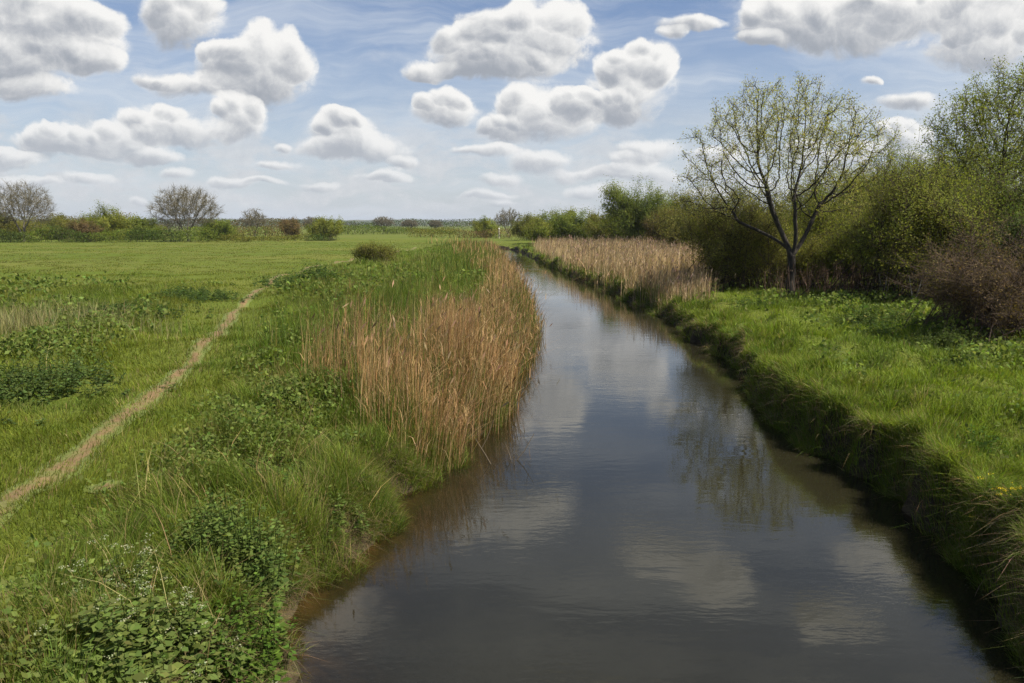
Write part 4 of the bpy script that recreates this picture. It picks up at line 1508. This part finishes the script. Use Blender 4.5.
leaf_bank('hedge', -118, 150, -44, 158, 3.9, 3.0, 12000, [OL[0], YG[1], MG[0], BR[0]], 0.26, 'tall mixed olive hedge behind the domed yellow green bush', 'hedge', seed=9, lump=7)
leaf_bank('hedge', -112, 124, -50, 127, 2.3, 2.0, 17000, [DG[0], DG[1], MG[0], DG[0]], 0.22, 'low dark green hedge at the far edge of the meadow under the bare trees', 'hedge', seed=1, lump=5)
leaf_bank('hedge', -50, 127.5, -33, 142, 1.3, 1.6, 4000, [MG[0], OL[0], DG[0]], 0.22, 'short low hedge running to the bright green bush', 'hedge', seed=2, lump=5)
leaf_bank('hedge', -62, 232, -18, 236, 2.3, 2.4, 7000, [MG[0], MG[1], YG[1]], 0.34, 'pale green hedge strip beyond the meadow below the skyline trees', 'hedge', seed=3, lump=14)
leaf_bank('hedge', -150, 196, -62, 206, 4.8, 3.0, 13000, [BR[0], (0.085, 0.065, 0.045), OL[0]], 0.32, 'brown leafless hedge behind the bare trees of the far meadow', 'hedge', seed=4, lump=9)
leaf_bank('woodland', -420, 430, -12, 470, 5.2, 14.0, 14000, [BR[1], DG[0], (0.06, 0.055, 0.04)], 0.7, 'dark band of distant woods on the skyline over the meadow', 'woods', kind='stuff', seed=5, lump=24)
leaf_bank('woodland', -900, 900, 60, 950, 9.0, 30.0, 14000, [DG[0], (0.055, 0.055, 0.045), DG[1]], 1.4, 'farthest blue grey wood along the horizon', 'woods', kind='stuff', seed=6, lump=60)
leaf_bank('hedge', -24, 176, 3, 160, 2.0, 2.4, 4500, [BR[0], OL[1], (0.20, 0.15, 0.08)], 0.25, 'tawny brown hedge of dead stalks across the river bend', 'hedge', seed=7, lump=6)

# ------------------------------------------------------------------ herbs and small things


def herb_clump(name, base, seed, half, height, n_stem, cols, leaf, label, cat, flower=0, flowerC=(0.62, 0.62, 0.5), per=16, fsize=0.014, group=None, ratio=0.55):
    rng = np.random.default_rng(seed)
    root = empty(name, base)
    x = rng.normal(size=n_stem) * half * 0.56
    y = rng.normal(size=n_stem) * half * 0.56
    z = ground_z(x + base[0], y + base[1]) - base[2]
    ok = z + base[2] > 0.06
    x, y, z = x[ok], y[ok], z[ok]
    n_stem = len(x)
    hs = height * rng.uniform(0.5, 1.1, n_stem) * (1 - 0.65 * np.clip(np.hypot(x, y) / (half * 1.35), 0, 1))
    A = np.stack([x, y, z - 0.02], -1)
    lean = rng.normal(size=(n_stem, 2)) * 0.10
    B = A + np.stack([(lean[:, 0] + 0.25 * x / half) * hs, (lean[:, 1] + 0.25 * y / half) * hs, hs], -1)
    lc = MB()
    sc_ = np.array((0.075, 0.105, 0.025))
    add_tubes(lc, A, B, np.full(n_stem, 0.005), np.full(n_stem, 0.0028), sc_, k=3)
    # leaves in rising whorls
    j = np.repeat(np.arange(n_stem), per)
    t = rng.uniform(0.12, 1.0, len(j)) ** 0.8
    a = rng.uniform(0, 6.283, len(j))
    out = np.stack([np.cos(a), np.sin(a), rng.uniform(-0.45, 0.25, len(j))], -1)
    ls = leaf * (1.25 - 0.7 * t) * rng.uniform(0.7, 1.3, len(j))
    c = A[j] + (B[j] - A[j]) * t[:, None] + out * (ls * 0.75)[:, None]
    C = jitcol(np.array(cols)[rng.integers(0, len(cols), n_stem)[j]], len(j), 0.16)
    add_leaves(lc, c, ls, C, ratio=ratio, flat=0.7, axis=out)
    lc.build('foliage', M_LEAF, root)
    if flower:
        for i in np.where(rng.random(n_stem) < flower)[0]:
            for q in range(rng.integers(1, 3)):
                f = MB()
                cc = B[i] + np.array([rng.normal() * 0.045, rng.normal() * 0.045, rng.uniform(-0.02, 0.04)])
                m = 13
                r = 0.036 * np.sqrt(rng.random(m))
                a = rng.uniform(0, 6.283, m)
                pts = cc + np.stack([np.cos(a) * r, np.sin(a) * r, rng.normal(size=m) * 0.006], -1)
                add_leaves(f, pts, fsize, jitcol(flowerC, m, 0.15), ratio=0.9, flat=0.7)
                f.build('flower_head', M_FLOWER, root)
    return tag(root, label, cat, group=group)


def gspot(px, py, z=0.9):
    x, y = at(px, py, z)
    return (x, y, float(ground_z(np.array([x]), np.array([y]))[0]))


NET = [(0.112, 0.158, 0.034), (0.136, 0.182, 0.042), (0.090, 0.132, 0.030)]
COWP = [(0.135, 0.178, 0.042), (0.162, 0.200, 0.054), (0.112, 0.152, 0.036)]
HERBS = [
    ('cow_parsley', 150, 640, 0.62, 0.55, 120, COWP, 0.105, 'cow parsley clump with broad leaves in front, largest at the lower edge', 0.22, (0.27, 0.285, 0.16)),
    ('cow_parsley', 120, 585, 0.34, 0.70, 30, COWP, 0.055, 'cow parsley with white umbels behind the largest clump', 0.95, (0.27, 0.285, 0.16)),
    ('cow_parsley', 196, 615, 0.26, 0.52, 22, COWP, 0.05, 'small flowering cow parsley between the large clump and the dry bank', 0.8, (0.27, 0.285, 0.16)),
    ('cow_parsley', 232, 560, 0.24, 0.45, 16, COWP, 0.05, 'thin cow parsley tuft left of the nettles on the bank edge', 0.6, (0.27, 0.285, 0.16)),
    ('nettle_clump', 262, 540, 0.62, 1.15, 260, NET, 0.085, 'dark leafy nettle clump at the bank edge above the brown shallows', 0, None),
    ('nettle_clump', 300, 585, 0.55, 0.95, 220, [(0.100, 0.165, 0.024), (0.085, 0.145, 0.022)], 0.08, 'bright green leafy clump leaning over the brown shallows', 0, None),
    ('nettle_clump', 355, 478, 0.5, 0.5, 60, NET, 0.07, 'leafy clump on the bank just before the reeds start', 0, None),
    ('nettle_clump', 225, 452, 0.6, 0.45, 60, NET, 0.065, 'low weedy clump on the verge between path and reeds', 0, None),
    ('nettle_clump', 290, 400, 0.8, 0.55, 80, NET, 0.07, 'weedy clump on the verge left of the reeds', 0, None),
    ('nettle_clump', 318, 520, 0.55, 0.8, 150, [(0.095, 0.155, 0.026), (0.075, 0.130, 0.022)], 0.07, 'rounded leafy clump between the dark nettles and the reeds', 0, None),
    ('nettle_clump', 232, 620, 0.32, 0.36, 60, COWP, 0.06, 'small leafy clump on the dry bank below the nettles', 0, None),
    ('nettle_clump', 270, 470, 0.6, 0.42, 80, [(0.100, 0.155, 0.030), (0.085, 0.135, 0.026)], 0.065, 'pale leafy clump in the middle of the verge above the nettles', 0, None),
    ('bramble_patch', 40, 395, 1.3, 0.75, 190, [(0.080, 0.118, 0.030), (0.098, 0.140, 0.036), (0.064, 0.096, 0.028)], 0.085, 'dark leafy bramble patch on the meadow side of the path', 0, None),
    ('bramble_patch', 125, 320, 1.7, 0.7, 150, [(0.050, 0.085, 0.020), (0.060, 0.100, 0.024)], 0.12, 'rough leafy patch in the meadow beyond the pale seed grass', 0, None),
    ('bramble_patch', 190, 300, 1.8, 0.7, 140, [(0.055, 0.090, 0.022), (0.070, 0.105, 0.028)], 0.13, 'grey green weedy patch beside the bend of the path', 0, None),
    ('bramble_patch', 310, 285, 2.2, 1.1, 190, [(0.050, 0.088, 0.020), (0.066, 0.105, 0.026)], 0.14, 'tall leafy patch where the path disappears', 0, None),
    ('bramble_patch', 905, 330, 1.2, 0.75, 150, [(0.058, 0.100, 0.020), (0.045, 0.078, 0.018)], 0.09, 'low bramble leaves in front of the broad round bush', 0, None),
    ('bramble_patch', 842, 300, 1.0, 0.7, 110, [(0.040, 0.075, 0.018), (0.052, 0.090, 0.020)], 0.10, 'dark leafy patch right of the tall tree foot', 0, None),
    ('bramble_patch', 872, 316, 1.2, 0.65, 130, [(0.070, 0.105, 0.024), (0.055, 0.085, 0.020)], 0.09, 'olive bramble leaves under the small yellow green bush', 0, None),
    ('bramble_patch', 948, 345, 0.9, 0.7, 130, [(0.085, 0.110, 0.028), (0.065, 0.090, 0.022)], 0.08, 'olive bramble leaves at the near foot of the broad round bush', 0, None),
    ('bramble_patch', 760, 300, 0.9, 0.55, 90, [(0.055, 0.095, 0.020), (0.070, 0.110, 0.024)], 0.09, 'dark leafy patch left of the tall tree foot', 0, None),
    ('nettle_clump', 812, 300, 0.8, 0.6, 80, NET, 0.10, 'dark nettles at the foot of the tall tree', 0, None),
    ('nettle_clump', 965, 368, 0.5, 0.5, 50, NET, 0.075, 'dark nettle tuft on the grass in front of the bramble thicket', 0, None),
    ('nettle_clump', 985, 430, 0.5, 0.35, 60, [(0.066, 0.120, 0.018)], 0.06, 'low leafy clump above the yellow flowers', 0, None),
    ('buttercup', 1004, 486, 0.42, 0.52, 40, [(0.060, 0.110, 0.016)], 0.05, 'small yellow flowers on the far bank at the picture border', 0.7, (0.62, 0.46, 0.02)),
]
for i, (nm, px, py, hf, hh, ns, cols, leaf, lab, fl, fc) in enumerate(HERBS):
    z = 0.95 if px < 600 else 1.1
    cat = {'cow_parsley': 'wildflower', 'buttercup': 'wildflower', 'nettle_clump': 'nettles', 'bramble_patch': 'brambles'}[nm]
    herb_clump(nm, gspot(px, py, z), 700 + i, hf, hh, ns, cols, leaf, lab, cat, flower=fl, flowerC=fc or (0.6, 0.6, 0.5), per=24)


def stalks(name, pts, r, C, label, cat, group=None):
    b = MB()
    base = np.array(pts[0][0])
    for a, c in pts:
        a, c = np.array(a, float), np.array(c, float)
        mid = (a + c) / 2 + np.array([0.02, 0.0, -0.02])
        add_tubes(b, np.array([a, mid]) - base, np.array([mid, c]) - base, np.array([r, r * 0.85]), np.array([r * 0.85, r * 0.5]), np.array(C), k=5)
    o = b.build(name, M_TWIG)
    o.location = base
    return tag(o, label, cat, group=group)


def pt(px, py, z):
    x, y = at(px, py, z)
    return (x, y, z)


DEADC = (0.11, 0.085, 0.055)
# broken reed stalks that stick out of the water by the reed bed
for (lab, pts) in [
    ('broken reed stalk leaning out of the water in front of the reed tip', [((478, 455), -0.1, 10, 0.62)]),
    ('bent dead stalk crossing the leaning one in the water', [((494, 470), -0.1, -14, 0.5)]),
    ('forked dead stalk in the water farthest from the reeds', [((512, 466), -0.1, 16, 0.52), ((512, 466), -0.1, -8, 0.30)]),
    ('dead stalk poking from the reed bed where the river widens', [((532, 352), -0.1, 12, 0.7)]),
    ('dead stalk on the outermost point of the reed bed', [((536, 338), -0.1, 8, 0.85), ((536, 338), -0.1, -16, 0.5)]),
]:
    seg = []
    for (p, z, dx, ln) in pts:
        a = pt(p[0], p[1], z)
        k = dx / 22.0
        seg.append((a, (a[0] + ln * k, a[1] + 0.1, a[2] + 0.1 + ln * 0.85)))
    stalks('dead_stalk', seg, 0.009, DEADC, lab, 'stalk')
# withered sticks trailing down the steep bank
for (px, py, dx, dz, lab) in [
    (873, 440, -0.25, -0.25, 'pale withered stem hanging down the steep bank near its grassy bulge'),
    (800, 384, -0.25, -0.3, 'pale stem drooping into the river at the narrowing bank'),
]:
    z = 0.35
    a = pt(px, py, z)
    stalks('dead_stalk', [(a, (a[0] + dx, a[1] - 0.15, max(0.02, a[2] + dz)))], 0.006, (0.15, 0.12, 0.08), lab, 'stalk')
# bleached dead stems at the wood edge
for (px, d, h, lean, lab) in [
    (883, 31.0, 1.4, 0.25, 'bleached forked dead stem in front of the broad round bush'),
    (913, 28.0, 1.5, 0.7, 'leaning pale dead stem beside the bramble thicket'),
]:
    x, y, z = spot(px, d)
    stalks('withered_shoot', [((x, y, z), (x + lean * 0.5, y, z + h)), ((x, y, z + 0.1), (x - 0.25, y, z + h * 0.8))], 0.022, (0.34, 0.30, 0.25), lab, 'stalk')
# tall withered docks by the tree
b = MB()
rng = np.random.default_rng(77)
x0, y0, z0 = spot(838, 33.5)
m = 170
A = np.stack([rng.normal(size=m) * 1.6, rng.normal(size=m) * 0.9, np.zeros(m)], -1)
A[:, 2] = ground_z(A[:, 0] + x0, A[:, 1] + y0) - z0
B = A + np.stack([rng.normal(size=m) * 0.25, rng.normal(size=m) * 0.2, rng.uniform(0.6, 1.6, m)], -1)
add_tubes(b, A, B, np.full(m, 0.013), np.full(m, 0.007), np.array((0.13, 0.085, 0.055)), k=3)
pp = np.repeat(A + (B - A) * 0.85, 8, 0) + rng.normal(size=(m * 8, 3)) * 0.07
add_leaves(b, pp, np.full(len(pp), 0.06), jitcol((0.12, 0.075, 0.045), len(pp), 0.2), ratio=0.5)
o = b.build('withered_docks', M_TWIG)
o.location = (x0, y0, z0)
tag(o, 'brown withered dock stems between the tall tree and the bleached dead stem', 'dead plants')

# pale marker post beyond the bend
b = MB()
x0, y0, z0 = spot(499, 165.0)
for (zz, s0, s1, hh) in [(0, 0.16, 0.15, 2.1), (2.1, 0.17, 0.05, 0.2)]:
    add_tubes(b, np.array([[0, 0, zz]]), np.array([[0, 0, zz + hh]]), np.array([s0]), np.array([s1]), np.array((0.55, 0.52, 0.45)), k=8)
o = b.build('marker_post', M_TWIG)
o.location = (x0, y0, z0)
tag(o, 'pale upright marker post beside the grey bare tree at the river bend', 'post')


# ------------------------------------------------------------------ the air
def make_haze():
    x0, x1, y0, y1, z0, z1 = -7400, 7400, -60, 6400, -2.2, 60.0
    V = [(x, y, z) for z in (z0, z1) for y in (y0, y1) for x in (x0, x1)]
    me = bpy.data.meshes.new('haze')
    me.from_pydata(V, [], [(0, 2, 3, 1), (4, 5, 7, 6), (0, 1, 5, 4), (2, 6, 7, 3), (0, 4, 6, 2), (1, 3, 7, 5)])
    o = bpy.data.objects.new('haze', me)
    COL.objects.link(o)
    m_, T, out = new_mat('thin air')
    v = T.n('ShaderNodeVolumePrincipled')
    v.inputs['Color'].default_value = (0.80, 0.88, 1.0, 1)
    v.inputs['Density'].default_value = 0.00011
    v.inputs['Anisotropy'].default_value = 0.2
    T.put(out.inputs['Volume'], v.outputs[0])
    me.materials.append(m_)
    tag(o, kind='stuff')


make_haze()
